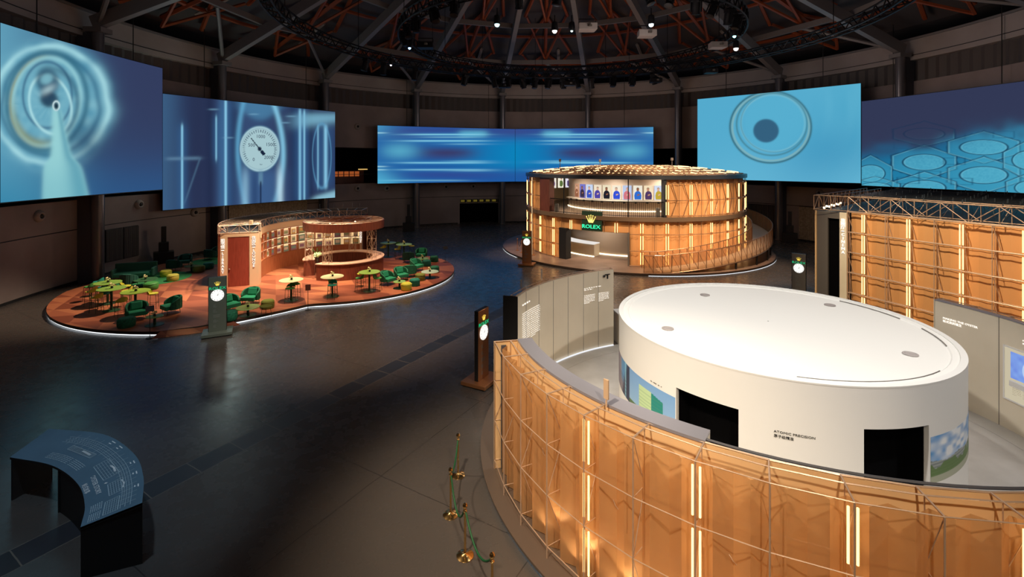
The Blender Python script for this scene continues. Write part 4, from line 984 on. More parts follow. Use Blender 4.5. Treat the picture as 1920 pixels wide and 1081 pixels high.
# ================================================================ ROTUNDA
RC, RR = (10.6, 43.2), 9.25
RZ = 0.15
pl = thing('round_platform', 'wide brown round platform with white lit edge under the two-storey rotunda', 'platform', (RC[0], RC[1], 0))
WP(MB().cyl((RC[0], RC[1], 0.05), 11.40, 0.10, 160).build('deck', MT['apron']), pl)
WP(MB().arc(RC, 11.38, 11.44, 0, 360, 0.03, 0.155, 2).build('edge', MT['platedge']), pl)
for a0, a1 in ((262, 345), (165, 206)):
    WP(MB().arc(RC, 11.30, 11.43, a0, a1, 0.0, 0.035, 1.5).build('light_strip', MT['strip'] ), pl)
rot = thing('two_storey_rotunda', 'glowing copper two-storey round building with open gallery, lit roof and green sign', 'pavilion', (RC[0], RC[1], RZ))
Z1, Z2, Z3 = 3.32, 3.62, 6.28
def zig(c, r, a0, a1, z0, z1, n, amp, m, parent, name='copper_panel'):
    g = [[], []]
    for k in range(n + 1):
        a = a0 + (a1 - a0) * k / n; p = pol(c, r + (amp if k % 2 else 0), a); g[0].append((p.x, p.y, z0)); g[1].append((p.x, p.y, z1))
    return WP(MB().sheet(g).build(name, m), parent)
BY = 5.45
LEDA = [271.8 + 10.9 * k for k in range(-9, 10)]
def bays(a0, a1):   # bay borders between two angles
    b = [a0] + [x for x in [271.8 + BY * k for k in range(-40, 60)] if a0 + 0.8 < x < a1 - 0.8] + [a1]; return b
lo = bays(255.6, 360 + 222 - 0); up = bays(271.3, 360 + 205.5)
for bs, z0, z1 in ((lo, RZ, Z1), (up, Z2, Z3 - 0.02)):
    for k in range(len(bs) - 1):
        mid = (bs[k] + bs[k + 1]) / 2
        if 20 < (mid % 360) < 165: continue
        zig(RC, RR - 0.28, bs[k], bs[k + 1], z0, z1, 4, 0.09, MT['panelo'], rot)
    a0, a1 = bs[0], bs[-1]
    WP(MB().arc(RC, RR - 0.5, RR - 0.44, a0, a1, z0, z1, 3).build('shell_wall', MT['copper']), rot)
WP(MB().arc(RC, RR - 0.28, RR - 0.24, 222, 255.6, 2.47, Z1, 2).build('lintel_panel', MT['panelo']), rot)
WP(MB().arc(RC, RR - 0.5, RR - 0.42, 222, 255.6, 2.42, Z1, 2).build('lintel_wall', MT['copper']), rot)
sl = MB(); sl.arc(RC, 0.5, RR + 0.06, 0, 360, Z1, Z2, 2.5); WP(sl.build('floor_slab', MT['slab'], smooth=True), rot)
WP(MB().arc(RC, RR - 0.45, RR + 0.12, 0, 360, Z3, 6.56, 2.5).build('roof_rim', mat('rim_dark', (0.05, 0.055, 0.065), 0.35, 0.4), smooth=True), rot)
WP(MB().arc(RC, 5.2, RR - 0.4, 0, 360, 6.34, 6.40, 3).build('gallery_ceiling', MT['champ']), rot)
WP(MB().arc(RC, RR - 0.6, RR + 0.02, 221.0, 225.3, RZ, 2.5, 1).build('door_jamb', MT['dark']), rot)
WP(MB().arc(RC, RR - 0.6, RR + 0.02, 254.9, 255.7, RZ, 2.5, 1).build('door_jamb', MT['grey']), rot)
WP(MB().arc(RC, RR - 0.5, RR + 0.0, 205.5, 214.0, Z2, Z3, 1).build('gallery_pier', MT['darkwood']), rot)
WP(MB().arc(RC, RR - 0.6, RR + 0.02, 270.4, 271.5, Z2, Z3, 1).build('gallery_pier', MT['dark']), rot)
frm = MB()
rowz_l = [3.26, 2.40, 1.23, 0.20]; rowz_u = [6.0, 4.80, 3.72]
A0r, A1r = 163.0, 386.0
allb = [271.8 + BY * k for k in range(-20, 22)]
for z in rowz_l:
    for s0, s1 in ((255.6, A1r), (A0r, 222.0)) if z < 2.41 else ((A0r, A1r),):
        q = [s0] + [x for x in allb if s0 < x < s1] + [s1]; frm.tube([pol(RC, RR, x, z) for x in q], 0.022, 4)
for z in rowz_u:
    for s0, s1 in ((271.3, A1r), (A0r, 205.5)):
        q = [s0] + [x for x in allb if s0 < x < s1] + [s1]; frm.tube([pol(RC, RR, x, z) for x in q], 0.022, 4)
for x in allb:
    if not A0r < x < A1r: continue
    zb = 2.42 if 222 < x < 255.6 else RZ
    frm.tube([pol(RC, RR, x, zb), pol(RC, RR, x, Z1)], 0.02, 4)
    if not 205.5 < x < 271.3: frm.tube([pol(RC, RR, x, Z2), pol(RC, RR, x, Z3)], 0.02, 4)
WP(frm.build('outer_frame', MT['rodd']), rot)
dg = MB()
for k, x in enumerate(allb):
    if 271 < x < 330: dg.tube([pol(RC, RR - 0.05, x + 2.2, 6.0), pol(RC, RR - 0.05, x + 4.6, 4.8), pol(RC, RR - 0.05, x + 2.2, 3.75)], 0.03, 4)
WP(dg.build('diagonal_rods', MT['rodd']), rot)
for a in LEDA:
    aa = a % 360
    for i, (z0, z1) in enumerate([(0.30, 1.13), (1.33, 2.30), (2.50, 3.16), (3.80, 4.70), (4.90, 5.90)]):
        if i < 2 and 221 < aa < 256: continue
        if i == 2 and 236 < aa < 242: continue
        if i > 2 and 205 < aa < 271: continue
        mb = MB()
        for da in (-0.5, 0.5): mb.tube([pol(RC, RR + 0.03, a + da, z0), pol(RC, RR + 0.03, a + da, z1)], 0.026, 5)
        WP(mb.build('light_tube', MT['tube']), rot)
# roof: lattice dome with glowing rods
rf = MB(); rp = []
for r in (0.4, 2.5, 4.5, 6.5, 8.0, RR - 0.1): rp.append([tuple(pol(RC, r, 5 * k, 6.50 + 0.72 * (1 - (r / RR) ** 2))) for k in range(73)])
rf.sheet(rp); WP(rf.build('roof_membrane', mat('roof_copper_dark', (0.70, 0.36, 0.15), 0.5, 0.2)), rot)
rb = MB(); zf = lambda r: 6.56 + 0.72 * (1 - (r / RR) ** 2)
for k in range(32): rb.tube([pol(RC, r, 360 * k / 32, zf(r)) for r in (0.4, 3, 6, 9.1)], 0.035, 4)
for r in (1.5, 2.6, 3.6, 4.5, 5.3, 6.0, 6.7, 7.3, 7.9, 8.4, 8.9): rb.tube([pol(RC, r, 360 * k / 64, zf(r)) for k in range(64)], 0.03, 4, True)
WP(rb.build('roof_ribs', MT['rod']), rot)
ptl = glow('roof_rod_glow', (1.0, 0.62, 0.30), 2.6)
for i, (ra, rb_) in enumerate(((8.15, 8.75), (7.0, 7.7), (5.6, 6.4), (4.0, 4.9))):
    n = (34, 30, 22, 12)[i]
    mb_all = []
    for k in range(n):
        a = 360 * (k + (0.5 if i % 2 else 0)) / n + 2
        mb = MB(); mb.tube([pol(RC, ra, a, zf(ra) + 0.05), pol(RC, rb_, a, zf(rb_) + 0.05)], 0.030, 4); WP(mb.build('roof_light_rod', ptl), rot)
rs = MB()
for i, r in enumerate((8.5, 7.35, 6.1, 5.0, 3.2)):
    n = (130, 110, 90, 70, 40)[i]
    for k in range(n):
        a = 360 * (k + 0.3) / n; rs.tube([pol(RC, r - 0.1, a, zf(r) + 0.04), pol(RC, r + 0.05, a + 130 / n, zf(r) + 0.04)], 0.015, 4)
WP(tag(rs.build('roof_sparkle_rods', ptl), kind='stuff'), rot)
for px, h in ((1050, 0.75), (1125, 0.45), (1260, 0.6)):
    kx = (px - 960) / F; Y = 42.0; ms = MB(); rr = math.hypot(kx * Y - RC[0], Y - RC[1]); z0 = zf(rr); ms.tube([(kx * Y, Y, z0), (kx * Y, Y, z0 + h)], 0.03, 5); ms.box((kx * Y, Y, z0 + h), (0.18, 0.18, 0.24)); WP(ms.build('mast', MT['walltop']), rot)
# gallery interior: drum wall with portrait screens
WP(MB().arc(RC, 5.3, 5.5, 150, 330, Z2, 6.34, 3).build('gallery_drum', mat('gallery_beige', (0.50, 0.42, 0.35), 0.5), smooth=True), rot)
WP(MB().arc(RC, 5.55, 5.60, 178, 300, Z2 + 0.02, Z2 + 0.08, 2).build('light_strip', MT['wstrip']), rot)
WP(MB().arc(RC, 5.5, 5.95, 190, 296, 4.42, 4.52, 2).build('display_shelf', mat('shelf_pale', (0.7, 0.66, 0.6), 0.4)), rot)
WP(MB().arc(RC, 8.5, 8.6, 150, 205, Z2, 6.34, 2).build('gallery_back_wall', mat('gallery_brown', (0.36, 0.27, 0.20), 0.5)), rot)
bx = MB()
for k in range(11): q = pol(RC, 5.98, 201 + k * 8.4); bx.box((q.x, q.y, 4.38), (0.16, 0.12, 0.14), math.radians(201 + k * 8.4 + 90))
WP(bx.build('shelf_fixtures', MT['dark']), rot)
PORT = [((150, 96, 70), (200, 150, 120), 'two'), ((60, 50, 70), (120, 120, 200), 0), ((60, 84, 190), (200, 215, 240), 0), ((80, 70, 160), (240, 225, 200), 0), ((34, 34, 44), (238, 226, 196), 0), ((56, 84, 214), (246, 236, 214), 0), ((214, 120, 130), (190, 204, 232), 'hair'), ((50, 110, 206), (238, 232, 214), 'cap'), ((84, 60, 100), (246, 226, 190), 0), ((196, 168, 60), (214, 222, 240), 'arm')]
def portrait(a, w_, z0, z1, r, body, bg, kind, parent):
    pnl = WP(MB().arc(RC, r, r + 0.03, a, a + w_, z0, z1, 1.5).build('portrait_panel', glow('portrait_bg', lin(*bg), 1.0)), parent)
    fnn = out_fn(RC, r + 0.035, a + w_ / 2, z0); W_ = math.radians(w_) * r; H_ = z1 - z0; rnd = random.Random(int(a * 10)); sk = lin(*rnd.choice([(196, 142, 112), (150, 98, 72), (220, 176, 150)]))
    def blob(pts, col, nm):
        mb = MB(); mb.add([fnn(x, y, 0.004) for x, y in pts] + [fnn(x, y, 0.012) for x, y in pts], [tuple(range(len(pts))), tuple(range(len(pts), 2 * len(pts)))] + [(i, (i + 1) % len(pts), len(pts) + (i + 1) % len(pts), len(pts) + i) for i in range(len(pts))])
        mo = mb.build(nm, glow('portrait_ink', col, 1.0, False), pnl)
    hw_ = W_ * 0.36; t = rnd.uniform(-0.06, 0.06) * W_
    blob([(-hw_, 0.04), (hw_, 0.04), (hw_ * 1.12, H_ * 0.30), (hw_ * 0.92, H_ * 0.50), (hw_ * 0.55, H_ * 0.59), (W_ * 0.07 + t, H_ * 0.63), (-W_ * 0.07 + t, H_ * 0.63), (-hw_ * 0.55, H_ * 0.59), (-hw_ * 0.92, H_ * 0.50), (-hw_ * 1.12, H_ * 0.30)], lin(*body), 'figure_clothing')
    blob([(t + W_ * 0.15 * math.cos(q * PI / 5), H_ * 0.72 + H_ * 0.12 * math.sin(q * PI / 5)) for q in range(10)], sk, 'figure_head')
    blob([(t + W_ * 0.155 * math.cos(q * PI / 6), H_ * 0.78 + H_ * 0.085 * math.sin(q * PI / 6)) for q in range(7)], lin(50, 36, 34) if kind != 'hair' else lin(190, 70, 90), 'figure_hair')
    blob([(-hw_ * 0.2, H_ * 0.28), (hw_ * 0.55, H_ * 0.34), (hw_ * 0.55, H_ * 0.42), (-hw_ * 0.2, H_ * 0.38)], sk, 'figure_hands')
for k, (b_, g_, kd) in enumerate(PORT): portrait(199.5 + k * 8.4, 7.0, 4.56, 5.68, 5.52, b_, g_, kd, rot)
for k, (b_, g_) in enumerate((((120, 90, 140), (236, 228, 214)), ((90, 110, 60), (240, 236, 214)), ((80, 60, 110), (226, 222, 236)), ((60, 90, 60), (240, 232, 206)))):
    # screens on the inside of the outer shell, facing the gallery
    kx = ((1037, 1052, 1066, 1075)[k] - 960) / F; Y = 45.2 + k * 0.5; o1 = MB(); o1.box((kx * Y, Y, 5.75), (0.62, 0.05, 1.3), 0.25); pn = WP(o1.build('portrait_panel', glow('portrait_bg', lin(*g_), 1.0)), rot)
    for nm, cc, dx, dz, sx, sz in (('figure_clothing', b_, 0, -0.25, 0.36, 0.6), ('figure_head', (196, 142, 112), 0.02, 0.2, 0.14, 0.22)):
        f1 = MB(); f1.add([(kx * Y + dx + sx / 2 * math.cos(q * PI / 6), Y - 0.06, 5.75 + dz + sz / 2 * math.sin(q * PI / 6)) for q in range(12)], [tuple(range(12))]); f1.build(nm, glow('portrait_ink', lin(*cc), 1.0, False), pn)
lamp('AREA', (7.5, 36.8, 6.25), 150, (1.0, 0.85, 0.68), (7.5, 36.8, 0), shape='DISK', size=1.6)
lamp('AREA', (12.0, 36.6, 6.25), 130, (1.0, 0.85, 0.68), (12.0, 36.6, 0), shape='DISK', size=1.6)
lamp('AREA', (4.6, 39.4, 6.25), 110, (1.0, 0.82, 0.62), (4.6, 39.4, 0), shape='DISK', size=1.2)
# railing of the gallery
rl = MB()
rl.tube([pol(RC, RR - 0.12, a, 4.68) for a in np.linspace(214, 270.5, 24)], 0.03, 5); rl.tube([pol(RC, RR - 0.12, a, Z2 + 0.08) for a in np.linspace(214, 270.5, 24)], 0.02, 4)
for a in np.linspace(214, 270.5, 66): rl.tube([pol(RC, RR - 0.12, a, Z2), pol(RC, RR - 0.12, a, 4.68)], 0.016, 4)
WP(rl.build('railing', MT['truss']), rot)
ps = MB()
for px in (1058, 1178): 
    aa = {1058: 224.0, 1178: 255.2}[px]; ps.tube([pol(RC, RR + 0.0, aa, Z2), pol(RC, RR + 0.0, aa, Z3)], 0.035, 5)
WP(ps.build('gallery_posts', MT['truss']), rot)
WP(MB().tube([pol(RC, RR + 0.9, 207.5, RZ), pol(RC, RR + 0.9, 207.5, 6.3)], 0.05, 6).build('flag_pole', MT['champ']), rot)
for a in (216.5, 268.6): q = pol(RC, RR - 0.45, a); WP(MB().cyl((q.x, q.y, Z2), 0.14, 0.62, 14).build('litter_bin', MT['grey']), rot)
# ground floor interior
WP(MB().arc(RC, 5.45, 5.6, 180, 330, RZ, Z1, 3).build('lobby_drum', mat('lobby_bronze', (0.42, 0.34, 0.27), 0.4, 0.2), smooth=True), rot)
WP(MB().arc(RC, 5.62, 5.68, 182, 300, RZ, RZ + 0.07, 2).build('light_strip', MT['wstrip']), rot)
WP(MB().arc(RC, 6.1, 7.0, 196, 233, RZ, 1.1, 2).build('reception_counter', MT['champ']), rot); WP(MB().arc(RC, 6.05, 7.05, 196, 233, 1.1, 1.16, 2).build('counter_top', glow('counter_glow', (0.9, 0.85, 0.8), 0.9)), rot)
WP(MB().arc(RC, 6.98, 7.03, 196, 233, RZ, RZ + 0.06, 2).build('light_strip', MT['wstrip']), rot)
lamp('AREA', (6.8, 37.2, 3.25), 110, (1.0, 0.82, 0.64), (6.8, 37.2, 0), shape='DISK', size=1.5)
# sign
def sign_on(c, r, a, zc, w_, m1, m2, parent):
    lettering('ROLEX', w_ * 0.285, out_fn(c, r, a, zc), m1, parent, 'sign_lettering', 'CENTER', 0.03, 1.2)
    WP(crown_mb(MB(), w_ * 0.42, out_fn(c, r, a, zc + w_ * 0.22)).build('sign_crown', m2), parent)
def wtext(*a_, **k_): return None
mbx = MB().arc(RC, RR - 0.22, RR + 0.02, 234.0, 243.6, 2.50, 3.92, 1); WP(mbx.build('sign_panel', mat('sign_green_dark', (0.02, 0.05, 0.03), 0.5)), rot)
sign_on(RC, RR + 0.06, 238.6, 2.80, 1.35, MT['gletter2'], MT['crown2'], rot)

# spiral ramp round the right side of the rotunda
ramp = thing('spiral_ramp', 'copper mesh spiral ramp climbing round the right side of the rotunda', 'ramp', (RC[0], RC[1], RZ))
def rampz(a): return RZ + 0.03 + max(0.0, (a - 266)) * (3.30 / 175.0)
WP(MB().arc(RC, 9.75, 11.15, 266, 440, lambda a: max(RZ, rampz(a) - 0.14), rampz, 2).build('ramp_deck', mat('ramp_deck', (0.42, 0.34, 0.27), 0.4)), ramp)
RI, RO = 9.72, 11.17
for r, nm in ((RO, 'outer_guard'), (RI, 'inner_guard')):
    aa = list(np.arange(260.6, 440, 3.1)); pr = MB(); pr.tube([pol(RC, r, a, rampz(a) + 1.12) for a in aa], 0.03, 5); pr.tube([pol(RC, r, a, rampz(a) - 0.08) for a in aa if rampz(a) > RZ + 0.1], 0.03, 4)
    for k, a in enumerate(aa[::1]):
        if k % 2 == 0 or True: pr.tube([pol(RC, r, a, rampz(a) - 0.04), pol(RC, r, a, rampz(a) + 1.12)], 0.022, 4)
        if k < len(aa) - 1 and a < 320: pr.tube([pol(RC, r, a, rampz(a) + 1.1), pol(RC, r, aa[k + 1], rampz(aa[k + 1]))], 0.013, 4)
    WP(pr.build(nm + '_frame', MT['rodd']), ramp)
    g = [[tuple(pol(RC, r, a, max(RZ, rampz(a) - 0.08))) for a in aa], [tuple(pol(RC, r, a, rampz(a) + 1.08)) for a in aa]]
    WP(MB().sheet(g).build(nm + '_mesh', MT['guard']), ramp)
for a in (296, 309, 321, 334, 347, 0, 14, 28):
    q = pol(RC, 11.0, a, RZ); h = rampz(a if a > 100 else a + 360) - RZ
    WP(MB().cyl(tuple(q), 0.07, max(0.2, h - 0.1), 8).build('leg', MT['dark']), ramp)
WP(MB().arc(RC, 11.15, 11.19, 264.2, 267.5, RZ + 1.15, RZ + 1.18, 2).build('lit_handrail', MT['wstrip']), ramp)

# ================================================================ CINEMA BUILDING
CA, CB = Vector((15.87, 25.25, 0)), Vector((16.55, 23.90, 0)); cdv = Vector((0.378, -0.926, 0)).normalized(); cn = Vector((-cdv.y * -1, cdv.x * -1, 0)); cn = Vector((cdv.y, -cdv.x, 0))
CT = 5.05; CE = CB + cdv * 13.5
cin = thing('cinema_building', 'large copper mesh cinema box with light tubes and rod truss roof, right edge', 'building', (CB.x, CB.y, 0))
def wl(s, off=0.0, z=0.0): p = CB + cdv * s + cn * off; return Vector((p.x, p.y, z))
back = Vector((23.5, 32.0, 0))
bp = [(CA.x + 0.35, CA.y - 0.05), (CB.x + 0.35, CB.y + 0.05), tuple(wl(13.5, -0.40)[:2]), (27.6, 14.5), (27.0, 29.0), (23.2, 31.6)]
WP(MB().prism(bp, 0.0, CT - 0.05).build('box_walls', MT['dark']), cin)
nb = 14
for k in range(nb):
    s0, s1 = 0.02 + k * 0.95, 0.02 + (k + 1) * 0.95; g = [[], []]
    for f, o_ in ((0, -0.31), (0.25, -0.28), (0.5, -0.31), (0.8, -0.285), (1, -0.31)):
        p = wl(s0 + (s1 - s0) * f, o_); g[0].append((p.x, p.y, 0.05)); g[1].append((p.x, p.y, CT - 0.04))
    WP(MB().sheet(g).build('copper_panel', MT['panelo']), cin)
lb = MB(); P = [wl(0, -0.36), wl(13.5, -0.36)]; lb.add([(P[0].x, P[0].y, 0), (P[1].x, P[1].y, 0), (P[1].x, P[1].y, CT - 0.05), (P[0].x, P[0].y, CT - 0.05)], [(0, 1, 2, 3)]); WP(lb.build('copper_lining', MT['copper']), cin)
rows = [CT, CT - 0.99, CT - 1.98, CT - 2.97, CT - 3.96, 0.12]
fr = MB(); dgm = MB()
for z in rows:
    fr.tube([wl(0, 0, z), wl(13.4, 0, z)], 0.022, 5); fr.tube([wl(0, -0.18, z), wl(13.4, -0.18, z)], 0.014, 4)
svs = [0.0] + [0.78 + 0.95 * (k - 0) for k in range(0, 14)]
for i, s in enumerate(svs):
    fr.tube([wl(s, 0, 0), wl(s, 0, CT)], 0.020, 5); fr.tube([wl(s, -0.18, 0), wl(s, -0.18, CT)], 0.013, 4)
    for r in range(5):
        a_, b_ = (0, -0.18) if r % 2 == 0 else (-0.18, 0)
        dgm.tube([wl(s + 0.02, a_, rows[r]), wl(s + 0.20, b_, rows[r + 1])], 0.013, 4)
    WP(dgm.build('diagonal_rods', MT['rod']), cin); dgm = MB()
WP(fr.build('outer_frame', MT['rod']), cin)
for i in range(7):
    s = 0.78 + 1.9 * i
    for r in range(5):
        mb = MB()
        for ds in (-0.055, 0.055): mb.tube([wl(s + ds, 0.03, rows[r + 1] + 0.08), wl(s + ds, 0.03, rows[r] - 0.08)], 0.022, 5)
        WP(mb.build('light_tube', MT['tube']), cin)
# corner face with doorway and sign
fd = (CB - CA).normalized(); fnn = Vector((fd.y, -fd.x, 0)); FL = (CB - CA).length
def ff(t, z, off=0.0): p = CA + fd * (t * FL) + fnn * off; return (p.x, p.y, z)
for nm, t0, t1, z0, z1, m_ in (('corner_face', 0.03, 0.39, 0, CT - 0.05, MT['grey']), ('corner_face', 0.768, 1.0, 0, CT - 0.05, MT['champ']), ('corner_header', 0.39, 0.768, 4.66, CT - 0.05, MT['grey'])):
    mb = MB(); mb.add([ff(t0, z0), ff(t1, z0), ff(t1, z1), ff(t0, z1), ff(t0, z0, -0.1), ff(t1, z0, -0.1), ff(t1, z1, -0.1), ff(t0, z1, -0.1)], [(0, 1, 2, 3), (7, 6, 5, 4), (0, 4, 5, 1), (1, 5, 6, 2), (2, 6, 7, 3), (3, 7, 4, 0)]); WP(mb.build(nm, m_), cin)
mb = MB(); mb.add([ff(0.37, 0, -0.12), ff(0.79, 0, -0.12), ff(0.79, 4.7, -0.12), ff(0.37, 4.7, -0.12)], [(0, 1, 2, 3)]); WP(mb.build('doorway', MT['void']), cin)
MB_ = MB().tube([ff(0.0, 0, 0.02), ff(0.0, CT - 0.05, 0.02)], 0.05, 5); WP(MB_.build('copper_corner_post', MT['copper']), cin)
def vtext(s_, size, org, dirv, nrm, ztop, step, m_, parent, sx=1.0):
    z = ztop
    for ch in s_:
        st = step
        if ch == '|': fn_ = flat_fn((org[0], org[1], z), dirv, nrm); mb = MB(); mb.add([fn_(-size * 0.35, -0.015, .02), fn_(size * 0.35, -0.015, .02), fn_(size * 0.35, 0.03, .02), fn_(-size * 0.35, 0.03, .02)], [(0, 1, 2, 3)]); WP(mb.build('sign_divider', m_), parent); z -= st; continue
        lettering(ch, size, flat_fn((org[0], org[1], z), dirv, nrm), m_, parent, 'sign_letter', 'CENTER', 0.015, sx); z -= st
o3 = ff(0.885, 0, 0.02); vtext('放映厅|CINEMA', 0.20, o3, fd, fnn, 4.60, 0.175, MT['letter'], cin, 1.1)
# truss above the wall, roof lattice
TT = 5.80
tr = MB()
A2, B2, E2 = Vector((15.6, 25.0, 0)), wl(0.0, 0.0), wl(13.4, 0)
for off in (0.0, -0.9):
    for z in (CT + 0.04, TT): tr.tube([wl(0.0, off, z), wl(13.4, off, z)], 0.024, 5)
    for k in range(15):
        s = 0.05 + 0.95 * k; tr.tube([wl(s, off, CT), wl(s, off, TT)], 0.018, 4)
        if k < 14: tr.tube([wl(s, off, CT if k % 2 else TT), wl(s + 0.95, off, TT if k % 2 else CT)], 0.018, 4)
for k in range(15): s = 0.05 + 0.95 * k; tr.tube([wl(s, 0, TT), wl(s, -0.9, TT)], 0.014, 4); tr.tube([wl(s, 0, CT), wl(s, -0.9, TT)], 0.012, 4)
def seg(a, b, t, z=0): p = a + (b - a) * t; return Vector((p.x, p.y, z))
L2 = (back - A2).length; n2 = int(L2 / 0.8)
for off in (0.0, 1.0):
    q0, q1 = A2 + Vector((0.5, -0.55, 0)) * off, back + Vector((0.5, -0.55, 0)) * off
    for z in (CT + 0.06, TT): tr.tube([seg(q0, q1, 0, z), seg(q0, q1, 1, z)], 0.02, 5)
    for k in range(n2 + 1):
        tr.tube([seg(q0, q1, k / n2, CT), seg(q0, q1, k / n2, TT)], 0.015, 4)
        if k < n2: tr.tube([seg(q0, q1, k / n2, TT if k % 2 else CT), seg(q0, q1, (k + 1) / n2, CT if k % 2 else TT)], 0.015, 4)
tr.tube([(A2.x, A2.y, TT), (B2.x, B2.y, TT)], 0.02, 4); tr.tube([(A2.x, A2.y, CT + .04), (B2.x, B2.y, CT + .04)], 0.02, 4)
WP(tr.build('roof_edge_truss', MT['rod']), cin)
lat = MB(); rndm = random.Random(3)
u1 = cdv; u2 = (back - A2).normalized(); N1, N2 = 30, 22
for k in range(N1 + 1):
    a_ = B2 + u1 * (13.0 * k / N1); lat.tube([(a_.x, a_.y, TT - 0.02), (a_.x + u2.x * L2, a_.y + u2.y * L2, TT - 0.02)], 0.014, 3)
    if k % 3 == 0: lat.tube([(a_.x, a_.y, TT - 0.45), (a_.x + u2.x * L2, a_.y + u2.y * L2, TT - 0.45)], 0.014, 3)
for k in range(N2 + 1):
    a_ = B2 + u2 * (L2 * k / N2); lat.tube([(a_.x, a_.y, TT), (a_.x + u1.x * 13, a_.y + u1.y * 13, TT)], 0.014, 3)
    for j in range(N1):
        p = a_ + u1 * (13.0 * (j + 0.5) / N1)
        if rndm.random() < 0.6: lat.tube([(p.x, p.y, TT), (p.x + rndm.uniform(-.4, .4), p.y + rndm.uniform(-.4, .4), TT - 0.5)], 0.009, 3)
        if rndm.random() < 0.22: lat.tube([(p.x, p.y, TT), (p.x, p.y, TT + 0.16)], 0.02, 3)
WP(lat.build('roof_lattice', mat('lattice_steel', (0.10, 0.13, 0.16), 0.3, 0.8)), cin)
for k in range(8):
    q = seg(A2 + Vector((0.25, -0.35, 0)), back, 0.02 + 0.045 * k, CT + 0.12 + 0.05 * (k % 2)); WP(MB().ball(tuple(q), 0.055, 8).build('roof_lamp', MT['wstrip']), cin)

# ================================================================ LOUNGE ISLAND
BC = (-11.15, 32.2); LZ = 0.20
poly = []
LC = (-15.83, 30.9)
for k in range(0, 61):          # clockwise round the left disc from its front end to the back
    a = 272.8 - k * 3.3; p = pol(LC, 10.03, a); poly.append((p.x, p.y))
p0 = pol(BC, 7.25, 60)
for a in range(78, -84, -4): p = pol(BC, 7.25, a); poly.append((p.x, p.y))
poly.append((-10.55, 24.85))
for t in (0.2, 0.4, 0.6, 0.8):
    x = -10.55 + (-15.0 + 10.55) * t; y = 24.85 + (20.9 - 24.85) * t; b = 0.28 * 4 * t * (1 - t); poly.append((x + b * 0.6, y - b * 0.8))
poly = [(max(x, -25.3), y) for x, y in poly][::-1]
lp = thing('lounge_platform', 'terracotta-floored lounge platform with a white lit edge, left of the aisle', 'platform', (-14.0, 30.0, 0))
WP(MB().prism(poly, 0.07, LZ - 0.004).build('deck', MT['platedge']), lp)
top = MB(); top.add([(x, y, LZ) for x, y in poly], [tuple(range(len(poly)))]); WP(top.build('terracotta_floor', MT['terra']), lp)
def strip_along(pts, z0, z1, inset):
    mb = MB(); c = Vector((-13.5, 30.5))
    g0 = [(x, y, z0) for x, y in pts]; g1 = [(x, y, z1) for x, y in pts]; mb.sheet([g0, g1]); return mb
fr_pts = [pol(LC, 9.99, a) for a in np.arange(213, 273.1, 2)]
WP(strip_along([(p.x, p.y) for p in fr_pts], 0.01, 0.065, 0).build('light_strip', MT['strip']), lp)
s2 = [(-12.95, 22.35), (-12.3, 23.0), (-11.4, 23.95), (-10.55, 24.9)] + [tuple(pol(BC, 7.2, a)[:2]) for a in np.arange(276, 372, 3)]
WP(strip_along(s2, 0.01, 0.065, 0).build('light_strip', MT['strip']), lp)
rampm = MB(); rampm.add([(-15.2, 20.95, LZ), (-13.9, 21.9, LZ), (-12.95, 22.35, LZ), (-15.3, 20.5, 0.01), (-13.6, 21.3, 0.01), (-12.5, 22.3, 0.01)], [(0, 3, 4, 1), (1, 4, 5, 2)]); WP(rampm.build('entry_ramp', MT['terra']), lp)
# rugs
for px, py, r, lb in ((290, 522, 1.95, 'round green rug under the seating group by the left grille'), (402, 489, 1.5, 'green rug partly hidden behind the library box')):
    p = at(px, py, LZ); o = MB().cyl((0, 0, 0), r, 0.012, 48).build('round_rug', MT['rug']); o.location = (p.x, p.y, LZ + 0.001); tag(o, lb, 'rug')

# ---- library: ring-shaped building with shelves facing the bar
LH = 3.33
lib = thing('library_building', 'curved wood library pavilion with backlit shelves and lit vertical signs', 'building', (-14.8, 34.5, LZ))
WP(MB().arc(BC, 4.95, 5.02, 96, 213, LZ, 1.23, 2).build('shelf_base', MT['wood2'], smooth=True), lib)
WP(MB().arc(BC, 5.20, 5.24, 96, 213, 1.23, 2.92, 2).build('shelf_back', MT['niche'], smooth=True), lib)
WP(MB().arc(BC, 4.95, 5.20, 96, 213, 1.20, 1.24, 2).build('shelf_board', MT['wood2']), lib)
for z in (1.79, 2.35): WP(MB().arc(BC, 4.97, 5.20, 96, 213, z, z + 0.03, 2).build('shelf_board', MT['wood2']), lib)
WP(MB().arc(BC, 4.93, 5.44, 96, 213, 2.90, 2.94, 2).build('shelf_board', MT['wood2']), lib)
WP(MB().arc(BC, 4.97, 5.03, 94.5, 217, 2.94, LH, 2).build('cornice', MT['cream'], smooth=True), lib)
SB = 7.4
for k in range(17):
    a = 96.2 + SB * k
    if a < 213: WP(MB().arc(BC, 4.96, 5.20, a, a + 0.35, 1.23, 2.92, 1).build('shelf_divider', MT['wood2']), lib)
WP(MB().arc(BC, 7.1, 7.2, 94.5, 215, LZ, LH, 2.5).build('outer_wall', MT['wood'], smooth=True), lib)
WP(MB().arc(BC, 5.02, 7.1, 94.5, 96.0, LZ, LH, 1).build('end_wall', MT['wood']), lib)
WP(MB().arc(BC, 4.90, 5.25, 94.3, 96.0, LZ, LH, 1).build('end_pier', MT['cream']), lib)
WP(MB().arc(BC, 5.06, 7.1, 96, 214, LH - 0.04, LH, 3).build('flat_roof', mat('dark_cover_sheet', (0.05, 0.045, 0.045), 0.7)), lib)  # dark sheet added to hide the spot-lit inside below the lattice
